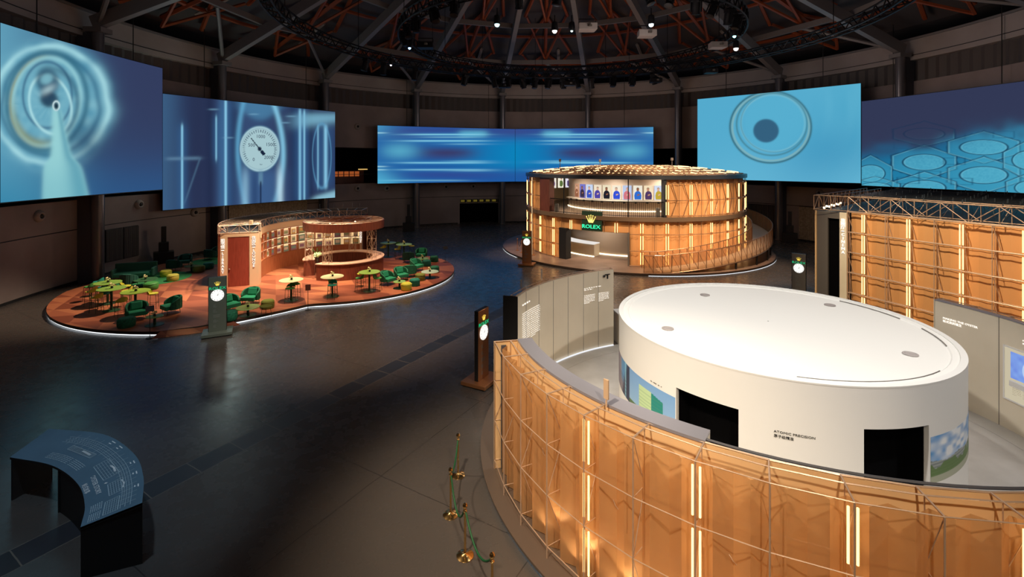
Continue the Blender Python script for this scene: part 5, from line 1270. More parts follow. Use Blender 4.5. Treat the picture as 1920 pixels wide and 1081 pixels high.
for z in (1.785, 2.345, 2.895): WP(MB().arc(BC, 4.985, 4.998, 96.5, 212, z - 0.012, z - 0.001, 2).build('shelf_fill_strip', MT['shelffill']), lib)  # added glowing strips that brighten the fronts of books and pictures
# front end with the red door between two cream signs
e0 = Vector((-17.1, 28.1, 0)); e1 = Vector((-15.1, 28.85, 0)); ed = (e1 - e0).normalized(); en = Vector((ed.y, -ed.x, 0)); EL = (e1 - e0).length
def ef(t, off=0.0): p = e0 + ed * t + en * off; return p
def slab(nm, t0, t1, z0, z1, m_, th=0.12, off=0.0):
    a_, b_ = ef(t0, off), ef(t1, off); c_, d_ = ef(t1, off - th), ef(t0, off - th)
    return WP(MB().prism([(a_.x, a_.y), (b_.x, b_.y), (c_.x, c_.y), (d_.x, d_.y)], z0, z1).build(nm, m_), lib)
tl, tr2 = 0.50, 1.64
slab('sign_pier', 0, tl, LZ, LH, MT['cream']); slab('sign_pier', tr2, EL, LZ, LH, MT['cream']); slab('door_header', tl, tr2, 3.12, LH, MT['cream'])
dr = slab('door', tl + 0.02, tr2 - 0.02, LZ + 0.01, 3.12, MT['door'], 0.06, -0.02)
hd = ef(tl + 0.10, 0.02); h_ = WP(MB().ball((hd.x, hd.y, 1.25), 0.04, 8).build('door_handle', MT['walltop']), lib); h_.parent = dr; h_.matrix_parent_inverse = Matrix.Identity(4)
sw = MB(); a_ = ef(EL, -0.02); b_ = pol(BC, 4.95, 213); sw.add([(a_.x, a_.y, LZ), (b_.x, b_.y, LZ), (b_.x, b_.y, LH), (a_.x, a_.y, LH)], [(0, 1, 2, 3)]); WP(sw.build('side_return', MT['cream']), lib)
sw = MB(); a_ = ef(0, -0.02); b_ = pol(BC, 7.2, 214.5); sw.add([(a_.x, a_.y, LZ), (b_.x, b_.y, LZ), (b_.x, b_.y, LH), (a_.x, a_.y, LH)], [(0, 1, 2, 3)]); WP(sw.build('side_return', MT['wood']), lib)
vtext('图书馆|LIBRARY', 0.22, tuple(ef(0.26, 0.01)), ed, en, 2.92, 0.185, MT['letter'], lib)
vtext('休闲区|LOUNGE', 0.22, tuple(ef(1.87, 0.01)), ed, en, 3.02, 0.185, MT['letter'], lib)
q = pol(BC, 4.88, 95.2); vtext('休闲区|LOUNGE', 0.22, (q.x, q.y, 0), (1, 0, 0), (0, -1, 0), 2.95, 0.17, MT['letter'], lib)
q = pol(BC, 6.1, 93.9); dp = MB(); dp.box((q.x + 0.25, q.y + 0.3, 1.75), (0.75, 0.15, 3.1)); WP(dp.build('door', MT['darkwood']), lib); vtext('图书馆|LIB', 0.22, (q.x + 0.3, q.y + 0.21, 0), (1, 0, 0), (0, -1, 0), 3.0, 0.17, MT['letter'], lib) if False else None
# things on the shelves: books and framed pictures, one by one
bk_cols = [lin(245, 240, 225), lin(170, 190, 150), lin(170, 130, 160), lin(240, 205, 130), lin(140, 180, 175), lin(250, 248, 240)]
bkm = [mat('book_cover', c[:3], 0.5) for c in bk_cols]
rb2 = random.Random(11); shelf_names = {0: 'bottom', 1: 'middle', 2: 'top'}
words = {0: 'cream', 1: 'sage green', 2: 'plum', 3: 'amber', 4: 'teal grey', 5: 'white'}
for k in range(15):
    a = 96.2 + SB * k
    for row, z in enumerate((1.25, 1.83, 2.39)):
        ci = (k * 2 + row * 3 + rb2.randrange(2)) % 6; kind = rb2.choice(('framed_picture', 'book', 'framed_picture'))
        w_ = 0.46 if kind == 'framed_picture' else 0.30; h = rb2.uniform(0.34, 0.45); c_ = pol(BC, 5.10, a + SB * 0.5, z)
        bay = ('bay %s from the right end' % ['nearest', 'second', 'third', 'fourth', 'fifth', 'sixth', 'seventh', 'eighth', 'ninth', 'tenth', 'eleventh', 'twelfth', 'thirteenth', 'fourteenth', 'fifteenth'][k]) if k else 'bay nearest the right end'
        lb = '%s %s on the %s library shelf, %s' % (words[ci], 'picture' if kind == 'framed_picture' else 'book', shelf_names[row], bay)
        o = thing(kind, lb, 'picture' if kind == 'framed_picture' else 'book', tuple(c_), math.radians(a + SB * 0.5 + 90), 'books and pictures on the library shelves')
        MB().box((0, 0, h / 2), (w_, 0.04, h)).build('cover' if kind == 'book' else 'frame', bkm[ci], o)
        MB().box((0, 0.024, h * 0.55), (w_ * 0.7, 0.006, h * 0.5)).build('print', bkm[(ci + 2) % 6], o)
        if kind == 'book': MB().box((0.0, 0.0, h + 0.006), (w_ * 0.9, 0.03, 0.012)).build('pages', bkm[5], o)
lamp('AREA', (-13.4, 33.4, 3.1), 22, (1.0, 0.72, 0.45), (-15.5, 34.6, 1.4), shape='DISK', size=1.0)
lamp('AREA', (-13.9, 31.0, 3.3), 22, (1.0, 0.72, 0.45), (-15.6, 31.2, 1.2), shape='DISK', size=1.0)
# roof truss of the library
lt = MB()
for r, z in ((5.0, LH + 0.02), (5.0, 3.80), (7.2, LH + 0.02), (7.2, 3.80)): lt.tube([pol(BC, r, a, z) for a in np.arange(95, 217.1, 3.05)], 0.022, 5)
for k in range(21):
    a = 95 + 6.1 * k
    for r in (5.0, 7.2):
        lt.tube([pol(BC, r, a, LH), pol(BC, r, a, 3.8)], 0.018, 4)
        if k < 20: lt.tube([pol(BC, r, a, 3.8 if k % 2 else LH), pol(BC, r, a + 6.1, LH if k % 2 else 3.8)], 0.016, 4)
    lt.tube([pol(BC, 5.0, a, 3.8), pol(BC, 7.2, a, 3.8)], 0.016, 4)
for z in (LH + 0.03, 3.8): lt.tube([(ef(0).x, ef(0).y, z), (ef(EL).x, ef(EL).y, z)], 0.022, 4)
for t in (0, 0.5, 1.1, 1.64, EL): lt.tube([(ef(t).x, ef(t).y, LH), (ef(t).x, ef(t).y, 3.8)], 0.018, 4)
lt.tube([(ef(0).x, ef(0).y, 3.8), (ef(0.55).x, ef(0.55).y, LH), (ef(1.1).x, ef(1.1).y, 3.8), (ef(1.64).x, ef(1.64).y, LH), (ef(EL).x, ef(EL).y, 3.8)], 0.016, 4)
WP(lt.build('roof_edge_truss', MT['rod']), lib)
ll = MB()
for r in np.arange(5.3, 7.2, 0.27): ll.tube([pol(BC, r, a, 3.78) for a in np.arange(95, 215, 4)], 0.009, 3)
for a in np.arange(96, 215, 1.7): ll.tube([pol(BC, 5.0, a, 3.77), pol(BC, 7.2, a, 3.77)], 0.007, 3)
for k in range(160):
    a = rndm.uniform(96, 214); r = rndm.uniform(5.2, 7.1); ll.tube([pol(BC, r, a, 3.8), pol(BC, r + rndm.uniform(-.3, .3), a + rndm.uniform(-3, 3), 3.4)], 0.007, 3)
for a in (99, 104, 110, 116, 125): ll.tube([pol(BC, 6.6, a, 3.8), pol(BC, 6.6, a, 4.25)], 0.015, 3)
WP(ll.build('roof_lattice', mat('lattice_grey', (0.14, 0.15, 0.16), 0.35, 0.7)), lib)
q = ef(1.95, 0); WP(MB().box((q.x - 0.25, q.y, 3.93), (0.16, 0.16, 0.24)).build('access_point', MT['cream']), lib)

# ---- bar
bar = thing('round_bar', 'round dark wood bar counter with pale top, gap facing left', 'bar', (BC[0], BC[1], LZ))
WP(MB().arc(BC, 2.38, 2.50, -112, 209, LZ, 1.20, 2).build('bar_front', MT['wood'], smooth=True), bar)
WP(MB().arc(BC, 1.83, 1.90, -112, 209, LZ, 1.20, 2).build('bar_inner_panel', MT['darkwood'], smooth=True), bar)
WP(MB().arc(BC, 1.80, 2.56, -113, 210, 1.19, 1.24, 2).build('counter_top', MT['ctop'], smooth=True), bar)
for a in (-112, 209): WP(MB().arc(BC, 1.9, 2.38, min(a, a - 1), max(a, a + 1) - 1 + 1, LZ, 1.19, 1).build('end_panel', MT['wood']), bar)
can = thing('bar_canopy', 'round wood canopy ring with rod lattice on rod towers above the bar', 'canopy', (BC[0], BC[1], 1.24))
WP(MB().arc(BC, 2.50, 2.56, 0, 360, 3.16, 3.66, 2).build('canopy_band', MT['wood'], smooth=True), can)
cl = MB()
for z in (3.68, 3.2): cl.tube([pol(BC, 2.5, 5 * k, z) for k in range(72)], 0.018, 5, True)
cl.tube([pol(BC, 1.7, 6 * k, 3.68) for k in range(60)], 0.022, 4, True)
for k in range(24):
    cl.tube([pol(BC, 2.5, 15 * k, 3.68), pol(BC, 1.7, 15 * k + 7.5, 3.68), pol(BC, 2.5, 15 * k + 15, 3.68)], 0.012, 4)
for off in (-1.2, -0.4, 0.4, 1.2):
    hl = math.sqrt(2.5 ** 2 - off * off); cl.tube([(BC[0] - hl, BC[1] + off, 3.66), (BC[0] + hl, BC[1] + off, 3.66)], 0.013, 4); cl.tube([(BC[0] + off, BC[1] - hl, 3.66), (BC[0] + off, BC[1] + hl, 3.66)], 0.013, 4)
WP(cl.build('canopy_lattice', MT['rod']), can)
for a in (208, 262, 338, 95):
    tw = MB(); P4 = [pol(BC, 2.42, a - 5), pol(BC, 2.42, a + 5), pol(BC, 2.02, a + 6), pol(BC, 2.02, a - 6)]
    zz = [1.24, 1.90, 2.55, 3.2]
    for p in P4: tw.tube([(p.x, p.y, 1.24), (p.x, p.y, 3.3)], 0.013, 4)
    for i in range(3):
        for j in range(4):
            p, q = P4[j], P4[(j + 1) % 4]; tw.tube([(p.x, p.y, zz[i]), (q.x, q.y, zz[i + 1])], 0.007, 4); tw.tube([(p.x, p.y, zz[i + 1]), (q.x, q.y, zz[i + 1])], 0.007, 4); tw.tube([(q.x, q.y, zz[i]), (p.x, p.y, zz[i + 1])], 0.007, 4)
    WP(tw.build('lattice_tower', MT['rod']), can)
WP(MB().cyl((BC[0] + 0.1, BC[1], 3.5), 0.22, 0.18, 14).build('canopy_projector', MT['grey']), can)
for a in range(0, 360, 45):
    p = pol(BC, 2.2, a, 3.30); WP(MB().cyl((p.x, p.y, 3.22), 0.05, 0.1, 8).build('canopy_downlight', MT['wstrip']), can)
    lamp('SPOT', (p.x, p.y, 3.2), 26, (1.0, 0.62, 0.32), (p.x * 1.0, p.y, 0), spot_size=math.radians(150), spot_blend=0.6, shadow_soft_size=0.05)
p = pol(BC, 2.18, 240.5, 1.24); fl = thing('flower_vase', 'black pot of pale green hydrangea on the front end of the bar', 'flowers', tuple(p))
MB().lathe([(0.10, 0), (0.12, 0.18), (0.13, 0.30), (0.10, 0.30)], (0, 0, 0), 14).build('pot', MT['vase'], fl, True)
bl = MB()
for k in range(26): bl.ball((rb2.gauss(0, 0.11), rb2.gauss(0, 0.11), 0.42 + rb2.uniform(-0.05, 0.15)), 0.07, 6)
bl.build('blossoms', mat('hydrangea', (0.55, 0.75, 0.40), 0.7), fl, True)
st = MB()
for k in range(9): a = rb2.uniform(0, 2 * PI); st.tube([(0, 0, 0.3), (0.15 * math.cos(a), 0.15 * math.sin(a), 0.65), (0.35 * math.cos(a), 0.35 * math.sin(a), 0.80 + rb2.uniform(-.1, .1))], 0.008, 4)
st.build('stems', MT['leaf'], fl)

# ================================================================ FURNITURE OF THE LOUNGE
def mk_high_table(label, topm, group='high round tables of the lounge', r=0.60, h=1.10, name='high_table'):
    o = thing(name, label, 'table', (0, 0, 0), 0, group)
    MB().lathe([(0.001, h - 0.03), (r - 0.01, h - 0.03), (r, h - 0.015), (r - 0.01, h), (0.001, h)], (0, 0, 0), 36).build('tabletop', topm, o)
    MB().cyl((0, 0, 0.03), 0.055, h - 0.06, 12).build('column', MT['gleg'], o, True)
    MB().lathe([(0.001, 0), (0.36, 0), (0.36, 0.015), (0.08, 0.04), (0.001, 0.04)], (0, 0, 0), 28).build('base', MT['gleg'], o)
    return o
def mk_stool(label, seatm):
    o = thing('bar_stool', label, 'stool', (0, 0, 0), 0, 'bar stools around the high tables')
    s = MB(); s.prism([(0.24 * math.cos(t), 0.22 * math.sin(t)) for t in np.linspace(0, 2 * PI, 20)[:-1]], 0.72, 0.77); s.build('seat', seatm, o, bevel=0.01)
    b = MB().arc((0, 0), 0.23, 0.255, 200, 340, lambda a: 0.78, lambda a: 0.80 + 0.17 * math.sin(math.radians((a - 200) / 140 * 180)) ** 0.7, 10); b.build('backrest', seatm, o)
    for sx in (-1, 1):
        for sy in (-1, 1): MB().tube([(sx * 0.17, sy * 0.16, 0.73), (sx * 0.20, sy * 0.19, 0)], 0.010, 5).build('leg', MT['gleg'], o)
    MB().tube([(0.19, 0.18, 0.25), (-0.19, 0.18, 0.25), (-0.19, -0.18, 0.25), (0.19, -0.18, 0.25)], 0.009, 4, True).build('footrest', MT['gleg'], o)
    return o
def mk_armchair(label, m, cush):
    o = thing('lounge_armchair', label, 'armchair', (0, 0, 0), 0, 'low lounge armchairs')
    # open side towards -y
    MB().arc((0, 0), 0.36, 0.44, -25, 205, lambda a: 0.22, lambda a: 0.48 + 0.32 * max(0.0, math.sin(math.radians((a + 25) / 230 * 180))) ** 0.6, 8).build('backrest', m, o, bevel=0.015)
    MB().prism([(0.36 * math.cos(t), 0.36 * math.sin(t)) for t in np.linspace(math.radians(-25), math.radians(205), 18)] + [(-0.36, -0.36), (0.36, -0.36)], 0.22, 0.42).build('seat', cush, o, bevel=0.03)
    c = MB(); c.T = Matrix.Translation((0, 0.20, 0.60)) @ Matrix.Rotation(-0.3, 4, 'X'); c.box((0, 0, 0), (0.46, 0.14, 0.36)); c.build('cushion', cush, o, bevel=0.05)
    for sx in (-1, 1):
        for sy in (-1, 1): MB().tube([(sx * 0.28, sy * 0.26, 0.23), (sx * 0.30, sy * 0.28, 0)], 0.012, 5).build('leg', MT['gleg'], o)
    rb_ = MB()
    for k in range(10): a = -20 + 24 * k; p = pol((0, 0), 0.445, a); rb_.tube([(p.x, p.y, 0.24), (p.x, p.y, 0.46 + 0.30 * max(0.0, math.sin(math.radians((a + 25) / 230 * 180))) ** 0.6)], 0.010, 4)
    rb_.build('woven_ribs', m, o)
    return o
def mk_pouf(label, m, r=0.31, h=0.40):
    o = thing('pouf', label, 'pouf', (0, 0, 0), 0, 'round poufs of the lounge')
    MB().lathe([(0.001, 0), (r * 0.86, 0.0), (r * 0.97, h * 0.15), (r, h * 0.5), (r * 0.97, h * 0.85), (r * 0.80, h), (0.001, h * 1.02)], (0, 0, 0), 24).build('body', m, o, True)
    MB().tube([(r * 0.985 * math.cos(t), r * 0.985 * math.sin(t), h * 0.84) for t in np.linspace(0, 2 * PI, 25)[:-1]], 0.008, 4, True).build('piping', m, o)
    return o
def mk_vase(label, cat='flowers'):
    o = thing('table_flowers', label, cat, (0, 0, 0), 0, 'small flower arrangements on the tables'); r = random.Random(hash(label) % 99 if False else len(label))
    MB().lathe([(0.05, 0), (0.06, 0.05), (0.04, 0.11), (0.03, 0.12)], (0, 0, 0), 10).build('vase', MT['vase'], o, True)
    b = MB()
    for k in range(9): b.ball((r.uniform(-.09, .09), r.uniform(-.09, .09), 0.17 + r.uniform(-.04, .07)), 0.035, 6)
    b.build('blossoms', MT['petal'], o, True)
    s = MB()
    for k in range(5): s.tube([(0, 0, 0.1), (r.uniform(-.1, .1), r.uniform(-.1, .1), 0.24)], 0.007, 4)
    s.build('stems', MT['leaf'], o); return o
def place(o, px, py, z, rz=0.0, zt=None):
    """z: height of the plane on which the photo point was read; the thing stands on the lounge floor (or on height zt)"""
    p = at(px, py, z); o.location = (p.x, p.y, LZ if zt is None else zt); o.rotation_euler = (0, 0, rz); return o
PROTO = {}
def inst(key, maker, label, *mats):
    if key not in PROTO: PROTO[key] = o = maker(label, *mats); return o
    o = copy_tree(PROTO[key]); o['label'] = label; return o

TOPZ = LZ + 1.10
tables = [
 (202, 529, 'g', 'high green round table farthest back in the left stool cluster'),
 (209, 540, 'g', 'high green round table in the middle of the left stool cluster'),
 (254, 545.5, 'l', 'high bright lime round table at the right of the left stool cluster'),
 (546, 524, 'w', 'high pale round table left of the bar, the leftmost of two pale-topped ones'),
 (623, 517.5, 'w', 'high pale round table right in front of the bar'),
 (692.5, 509, 'g', 'high green round table standing at the front right of the bar'),
 (728, 454.5, 'g', 'high green round table behind the bar, next to the right rod tower'),
 (757.5, 457.5, 'g', 'high green round table farthest right behind the bar'),
]
tm = {'g': MT['ttop'], 'l': mat('lime_enamel', (0.40, 0.62, 0.07), 0.3), 'w': MT['wtop']}
for px, py, k, lb in tables:
    o = inst('ht' + k, mk_high_table, lb, tm[k]); place(o, px, py, TOPZ)
    v = inst('vase', mk_vase, 'small flowers in a dark vase on the ' + lb.split(' in the')[0].split(' standing')[0].replace('high ', '', 1)[:70]); v.location = (o.location.x + 0.02, o.location.y, TOPZ)
    v['label'] = {202: 'white flowers on the rearmost green high table of the left cluster', 209: 'yellowish flowers on the middle green high table of the left cluster', 254: 'yellow flowers on the lime high table of the left cluster',
                  546: 'dark bottle-like vase with sprig on the pale table left of the bar', 623: 'green sprig in a vase on the pale table before the bar', 692.5: 'white sprig on the green high table at the bar front right',
                  728: 'white sprig on the high table next to the right rod tower', 757.5: 'white blossom on the farthest right high table behind the bar'}[px]
SEATZ = LZ + 0.77
stools = [
 (171, 545, 'y', 90, 'yellow bar stool at the left edge of the left cluster, by the middle table'), (181, 556, 'y', 80, 'yellow-green bar stool nearest the platform edge in the left cluster'),
 (227, 563, 'y', 60, 'yellow bar stool between the middle table and the two armchairs'), (287, 549, 'y', -70, 'yellow bar stool right of the lime table'),
 (184, 527, 't', 100, 'teal bar stool farthest back left behind the rear table'), (190, 538, 't', 100, 'teal bar stool tucked under the middle green table'),
 (168, 536, 'f', 90, 'leaf-green bar stool at the far left of the cluster'), (236, 535, 'y', -60, 'yellow bar stool with raised back between rear table and lime table'),
 (237, 544, 'y', 120, 'lime bar stool tucked left of the lime table'), (196, 549, 't', 60, 'teal bar stool in front of the middle green table'),
 (544, 539, 'f', 180, 'green bar stool in front of the leftmost pale table'), (554, 531, 'f', 0, 'green bar stool behind the leftmost pale table'),
 (623, 533, 't', 180, 'dark teal bar stool in front of the pale table before the bar'), (624, 526, 'f', 0, 'bar stool behind the pale table before the bar'),
 (674, 520, 'f', 90, 'green bar stool left of the green table at the bar front right'), (677, 512, 'y', 60, 'yellow bar stool against the bar, behind the green table'), (708, 520, 'f', -90, 'green bar stool right of the green table at the bar front right'),
 (718, 463, 'y', 60, 'yellow bar stool beside the right rod tower behind the bar'), (745, 466, 'y', 120, 'yellow bar stool between the two high tables behind the bar'), (772, 460, 'y', -80, 'lime bar stool farthest right behind the bar'), (746, 457, 'f', 20, 'green bar stool behind the farthest right high table'),
]
smt = {'y': MT['g3'], 't': MT['g5'], 'f': MT['g6']}
for px, py, k, rz, lb in stools: place(inst('st' + k, mk_stool, lb, smt[k]), px, py, SEATZ, math.radians(rz))
chairs = [
 (257, 598, 'e', 200 - 180 + 25, 'emerald armchair with pale green cushion, left of the low table near the left sign stand'), (321, 586.5, 'e', 325, 'emerald armchair facing left across the low table near the left sign stand'),
 (242, 537, 'd', 190, 'leaf-green woven armchair seen from behind at the left rug'), (326, 507, 'd', 180, 'dark green armchair right of the yellow poufs'),
 (347, 498, 'd', 20, 'dark green armchair against the wall behind the small lamp-lit table'), (395, 486, 'd', 170, 'dark teal armchair left of the library sign, back towards us'), (405, 481, 'd', 330, 'dark green armchair half hidden by the library pier'),
 (431, 583, 'e', 60, 'green armchair half hidden behind the left clock totem'), (470, 569, 'e', 0, 'emerald armchair with large cushion facing us near the left clock totem'),
 (727, 533, 'e', 60, 'emerald armchair right of the bar front table, turned right'), (752, 525, 'e', 40, 'emerald armchair in the middle of the right seating group'), (768, 518, 'e', 190, 'green armchair behind the middle one of the right group, turned away'),
 (781, 507, 'e', 60, 'green armchair in front of the teal pouf at the right group'), (766, 491, 'd', 185, 'dark blue-green armchair seen from behind, right of the bar'), (790, 485, 'e', 0, 'bright green armchair facing us at the back of the right group'),
]
cmt = {'e': (MT['g1'], MT['g2']), 'd': (mat('dark_teal_weave', (0.01, 0.085, 0.065), 0.8), mat('dark_teal_cushion', (0.01, 0.13, 0.09), 0.8))}
for px, py, k, rz, lb in chairs: place(inst('ac' + k, mk_armchair, lb, *cmt[k]), px, py, LZ, math.radians(rz))
poufs = [
 (237, 612, 'd', 1.12, 'dark green pouf at the front edge of the left seating group'), (283, 542, 'f', 1.2, 'leaf-green pouf on the round green rug, front one'),
 (311, 518, 'l', 1.05, 'olive-lime pouf at the back of the green rug'), (324, 526, 'y', 1.05, 'yellow-lime pouf at the right edge of the green rug'),
 (373, 509, 'o', 1.15, 'olive pouf beside the small lit table near the wall'), (391, 503, 't', 1.05, 'teal pouf left of the library sign pier'),
 (431, 599, 'd', 1.05, 'dark green pouf half hidden behind the left clock totem'), (502, 577, 'o', 1.0, 'olive pouf with a thin tray table before it'),
 (762, 543, 'l', 1.0, 'lime pouf nearest the lit edge in the right group'), (777.5, 535, 't', 1.0, 'teal pouf nearest the lit edge, right of the lime one'), (788, 525, 'o', 1.0, 'olive pouf in the right group between teal pouf and white-topped table'),
 (815, 510, 'd', 1.0, 'green pouf behind the white-topped low table at the right'), (800, 498, 't', 1.0, 'teal pouf in the second row of the right group'), (814, 490, 'd', 1.0, 'dark green pouf farthest right at the back'),
]
pmt = {'d': MT['g1'], 'f': MT['g6'], 'l': MT['g3'], 'y': mat('yellow_lime', (0.50, 0.50, 0.08), 0.7), 'o': MT['g4'], 't': mat('teal_pouf', (0.01, 0.20, 0.14), 0.8)}
for px, py, k, s, lb in poufs: o = place(inst('pf' + k, mk_pouf, lb, pmt[k]), px, py, LZ); o.scale = (s, s, 1)
lows = [
 (290, 592, 'g', 0.34, 'small low green table between the two left armchairs', 'yellow flowers on the small low table between the left armchairs'), (273, 523, 'd', 0.60, 'wide low dark green table on the round rug', 'yellow flower bunch on the wide low table of the rug'),
 (359, 498, 'd', 0.42, 'low dark table near the wall lit by a lamp', 'white blossom on the low table near the wall'), (465, 575, 'g', 0.52, 'low green speckled table before the emerald armchair at the left totem', 'yellow flowers on the low table by the left clock totem'),
 (749, 527, 'g', 0.36, 'low green table beside the lime pouf in the right group', 'white flowers on the low table beside the lime pouf'), (806, 508.5, 'w', 0.55, 'low white-topped table in the right group', 'orange flowers on the white-topped low table'), (792.5, 484, 'g', 0.45, 'low green table in front of the bright green armchair at the back right', 'yellow flowers on the low table at the back right'),
]
lmt = {'g': MT['ttop'], 'd': mat('dark_enamel', (0.05, 0.16, 0.07), 0.25), 'w': mat('white_green_enamel', (0.45, 0.60, 0.40), 0.25)}
for i, (px, py, k, r, lb, fl_) in enumerate(lows):
    o = mk_high_table(lb, lmt[k], 'low round tables of the lounge', r, 0.40, 'low_table'); place(o, px, py, LZ + 0.40)
    v = inst('vase', mk_vase, fl_); v.location = (o.location.x, o.location.y, LZ + 0.40)
t = thing('tray_table', 'thin-legged tray table before the olive pouf near the left totem', 'table', (0, 0, 0))
MB().lathe([(0.001, 0.44), (0.28, 0.44), (0.29, 0.48), (0.27, 0.45), (0.001, 0.45)], (0, 0, 0), 24).build('tray', MT['g4'], t)
for k in range(3): a = 2 * PI * k / 3; MB().tube([(0.2 * math.cos(a), 0.2 * math.sin(a), 0.44), (0.26 * math.cos(a), 0.26 * math.sin(a), 0)], 0.01, 5).build('leg', MT['gleg'], t)
place(t, 499, 574, LZ + 0.45)
# sofa at the rear of the left group
s = thing('sofa', 'dark green high-backed sofa by the left grille, behind the rug', 'sofa', (0, 0, 0))
MB().prism([(-1.0, -0.4), (1.0, -0.4), (1.0, 0.35), (-1.0, 0.35)], 0.18, 0.42).build('seat', cmt['d'][1], s, bevel=0.05)
MB().prism([(-1.08, 0.30), (1.08, 0.30), (1.12, 0.48), (-1.12, 0.48)], 0.18, 0.95).build('backrest', cmt['d'][0], s, bevel=0.05)
for sx in (-1, 1): MB().box((sx * 1.03, 0.0, 0.42), (0.14, 0.85, 0.50)).build('armrest', cmt['d'][0], s, bevel=0.04)
for sx in (-1, 1):
    for sy in (-1, 1): MB().tube([(sx * 0.9, sy * 0.3, 0.2), (sx * 0.92, sy * 0.32, 0)], 0.015, 5).build('leg', MT['gleg'], s)
place(s, 252, 522, LZ, math.radians(22))

# ================================================================ CLOCK TOTEMS
def totem(label, loc, rz, m, wd=0.66, h=2.5):
    o = thing('clock_totem', label, 'clock', loc, rz)
    MB().box((0, 0, 0.10), (1.15, 0.95, 0.12)).build('plinth', m, o, bevel=0.01); MB().box((0, 0, 0.02), (1.05, 0.85, 0.04)).build('shadow_gap', MT['dark'], o)
    MB().box((0, 0, 0.16 + (h - 0.16) / 2), (wd, 0.17, h - 0.16)).build('slab', m, o, bevel=0.008)
    MB().box((0, 0.0, 0.16 + (h - 0.16) / 2), (wd + 0.03, 0.13, h - 0.14)).build('dark_edge', MT['dark'], o)
    f = lambda z0: (lambda x, y, q: (x, -0.088 - q, z0 + y))
    lettering('ROLEX', 0.165, f(2.02 * h / 2.5), MT['gletter'], o, 'brand_lettering', 'CENTER', 0.006, 1.25, world=False)
    crown_mb(MB(), 0.17, f(2.14 * h / 2.5)).build('crown_emblem', MT['crown'], o)
    c = MB(); zc = 1.72 * h / 2.5; c.T = Matrix.Translation((0, -0.086, zc)) @ Matrix.Rotation(PI / 2, 4, 'X'); c.lathe([(0.001, 0), (0.25, 0), (0.25, 0.02), (0.001, 0.021)], (0, 0, 0), 32); ck = c.build('clock_face', MT['face'], o)
    mk = MB()
    for k in range(12):
        a = k * PI / 6; x, y = math.sin(a), math.cos(a); px_, py_ = y, -x; r0, r1, w2 = 0.19, 0.225, 0.008
        mk.add([(x * r0 + px_ * w2, -0.112, zc + y * r0 + py_ * w2), (x * r1 + px_ * w2, -0.112, zc + y * r1 + py_ * w2), (x * r1 - px_ * w2, -0.112, zc + y * r1 - py_ * w2), (x * r0 - px_ * w2, -0.112, zc + y * r0 - py_ * w2)], [(0, 1, 2, 3)])
    g = mk.build('hour_marks', MT['gold'], o); g.parent = ck
    for nm, a, L_, w2 in (('hour_hand', 0.9, 0.10, 0.009), ('minute_hand', 0.35, 0.15, 0.006)):
        x, y = math.sin(a), math.cos(a); px_, py_ = y, -x; hm = MB(); hm.add([(px_ * w2, -0.114, zc + py_ * w2), (x * L_, -0.114, zc + y * L_), (-px_ * w2, -0.114, zc - py_ * w2), (-x * 0.02, -0.114, zc - y * 0.02)], [(0, 1, 2, 3)]); q = hm.build(nm, MT['black'], o); q.parent = ck
    tx = MB(); r = random.Random(4)
    for i in range(5):
        for j in range(3):
            w2 = r.uniform(0.06, 0.30); z = 1.30 - i * 0.22 - j * 0.045; tx.add([(-0.16, -0.0865, z), (-0.16 + w2, -0.0865, z), (-0.16 + w2, -0.0865, z + 0.016), (-0.16, -0.0865, z + 0.016)], [(0, 1, 2, 3)])
    tx.build('direction_text', mat('faint_print', (0.22, 0.24, 0.23), 0.6), o)
    return o
def face_cam(p, turn=0.0): return math.atan2(p[1], p[0]) - PI / 2 + math.radians(turn)
p = at(408, 626, 0); totem('dark grey clock totem with green lettering in front of the lounge platform', tuple(p), face_cam(p, -4), MT['totem'])
p = at(903, 716, 0); totem('clock totem seen nearly edge-on at the opening of the drum pavilion', tuple(p), math.radians(62), MT['totemc'])
p = at(988, 497, 0); totem('copper-brown clock totem at the left edge of the rotunda platform', tuple(p), face_cam(p, -14), MT['totemc'])
p = at(1498, 561, 0); totem('bronze clock totem between the rotunda and the cinema building', tuple(p), face_cam(p, -8), MT['grey'])

# ================================================================ INFORMATION STANDS, STANCHIONS
def info_stand(label, loc, rz, h, plate, m):
    o = thing('sign_stand', label, 'sign', loc, rz)
    MB().lathe([(0.001, 0), (0.15, 0), (0.15, 0.012), (0.001, 0.016)], (0, 0, 0), 18).build('base', MT['dark'], o); MB().tube([(0, 0, 0), (0, 0, h)], 0.012, 6).build('pole', MT['dark'], o)
    b = MB(); b.T = Matrix.Translation((0, -0.01, h)) @ Matrix.Rotation(plate[2], 4, 'X'); b.box((0, 0, 0), (plate[0], 0.02, plate[1])); b.build('sign_plate', m, o); return o
p = at(577.5, 581, 0); info_stand('dark sign on a thin pole at the kink of the lounge platform edge', tuple(p), face_cam(p), 1.15, (0.25, 0.30, 0), MT['darkwood'])
p = at(281, 633, 0); info_stand('slim sign stand with bluish plate at the left front of the lounge', tuple(p), face_cam(p), 1.25, (0.30, 0.24, -0.5), MT['fin'])
p = at(835, 491, LZ); info_stand('slim reading stand at the right end of the lounge platform', tuple(p), face_cam(p, 30), 1.05, (0.34, 0.26, -0.9), MT['dark'])

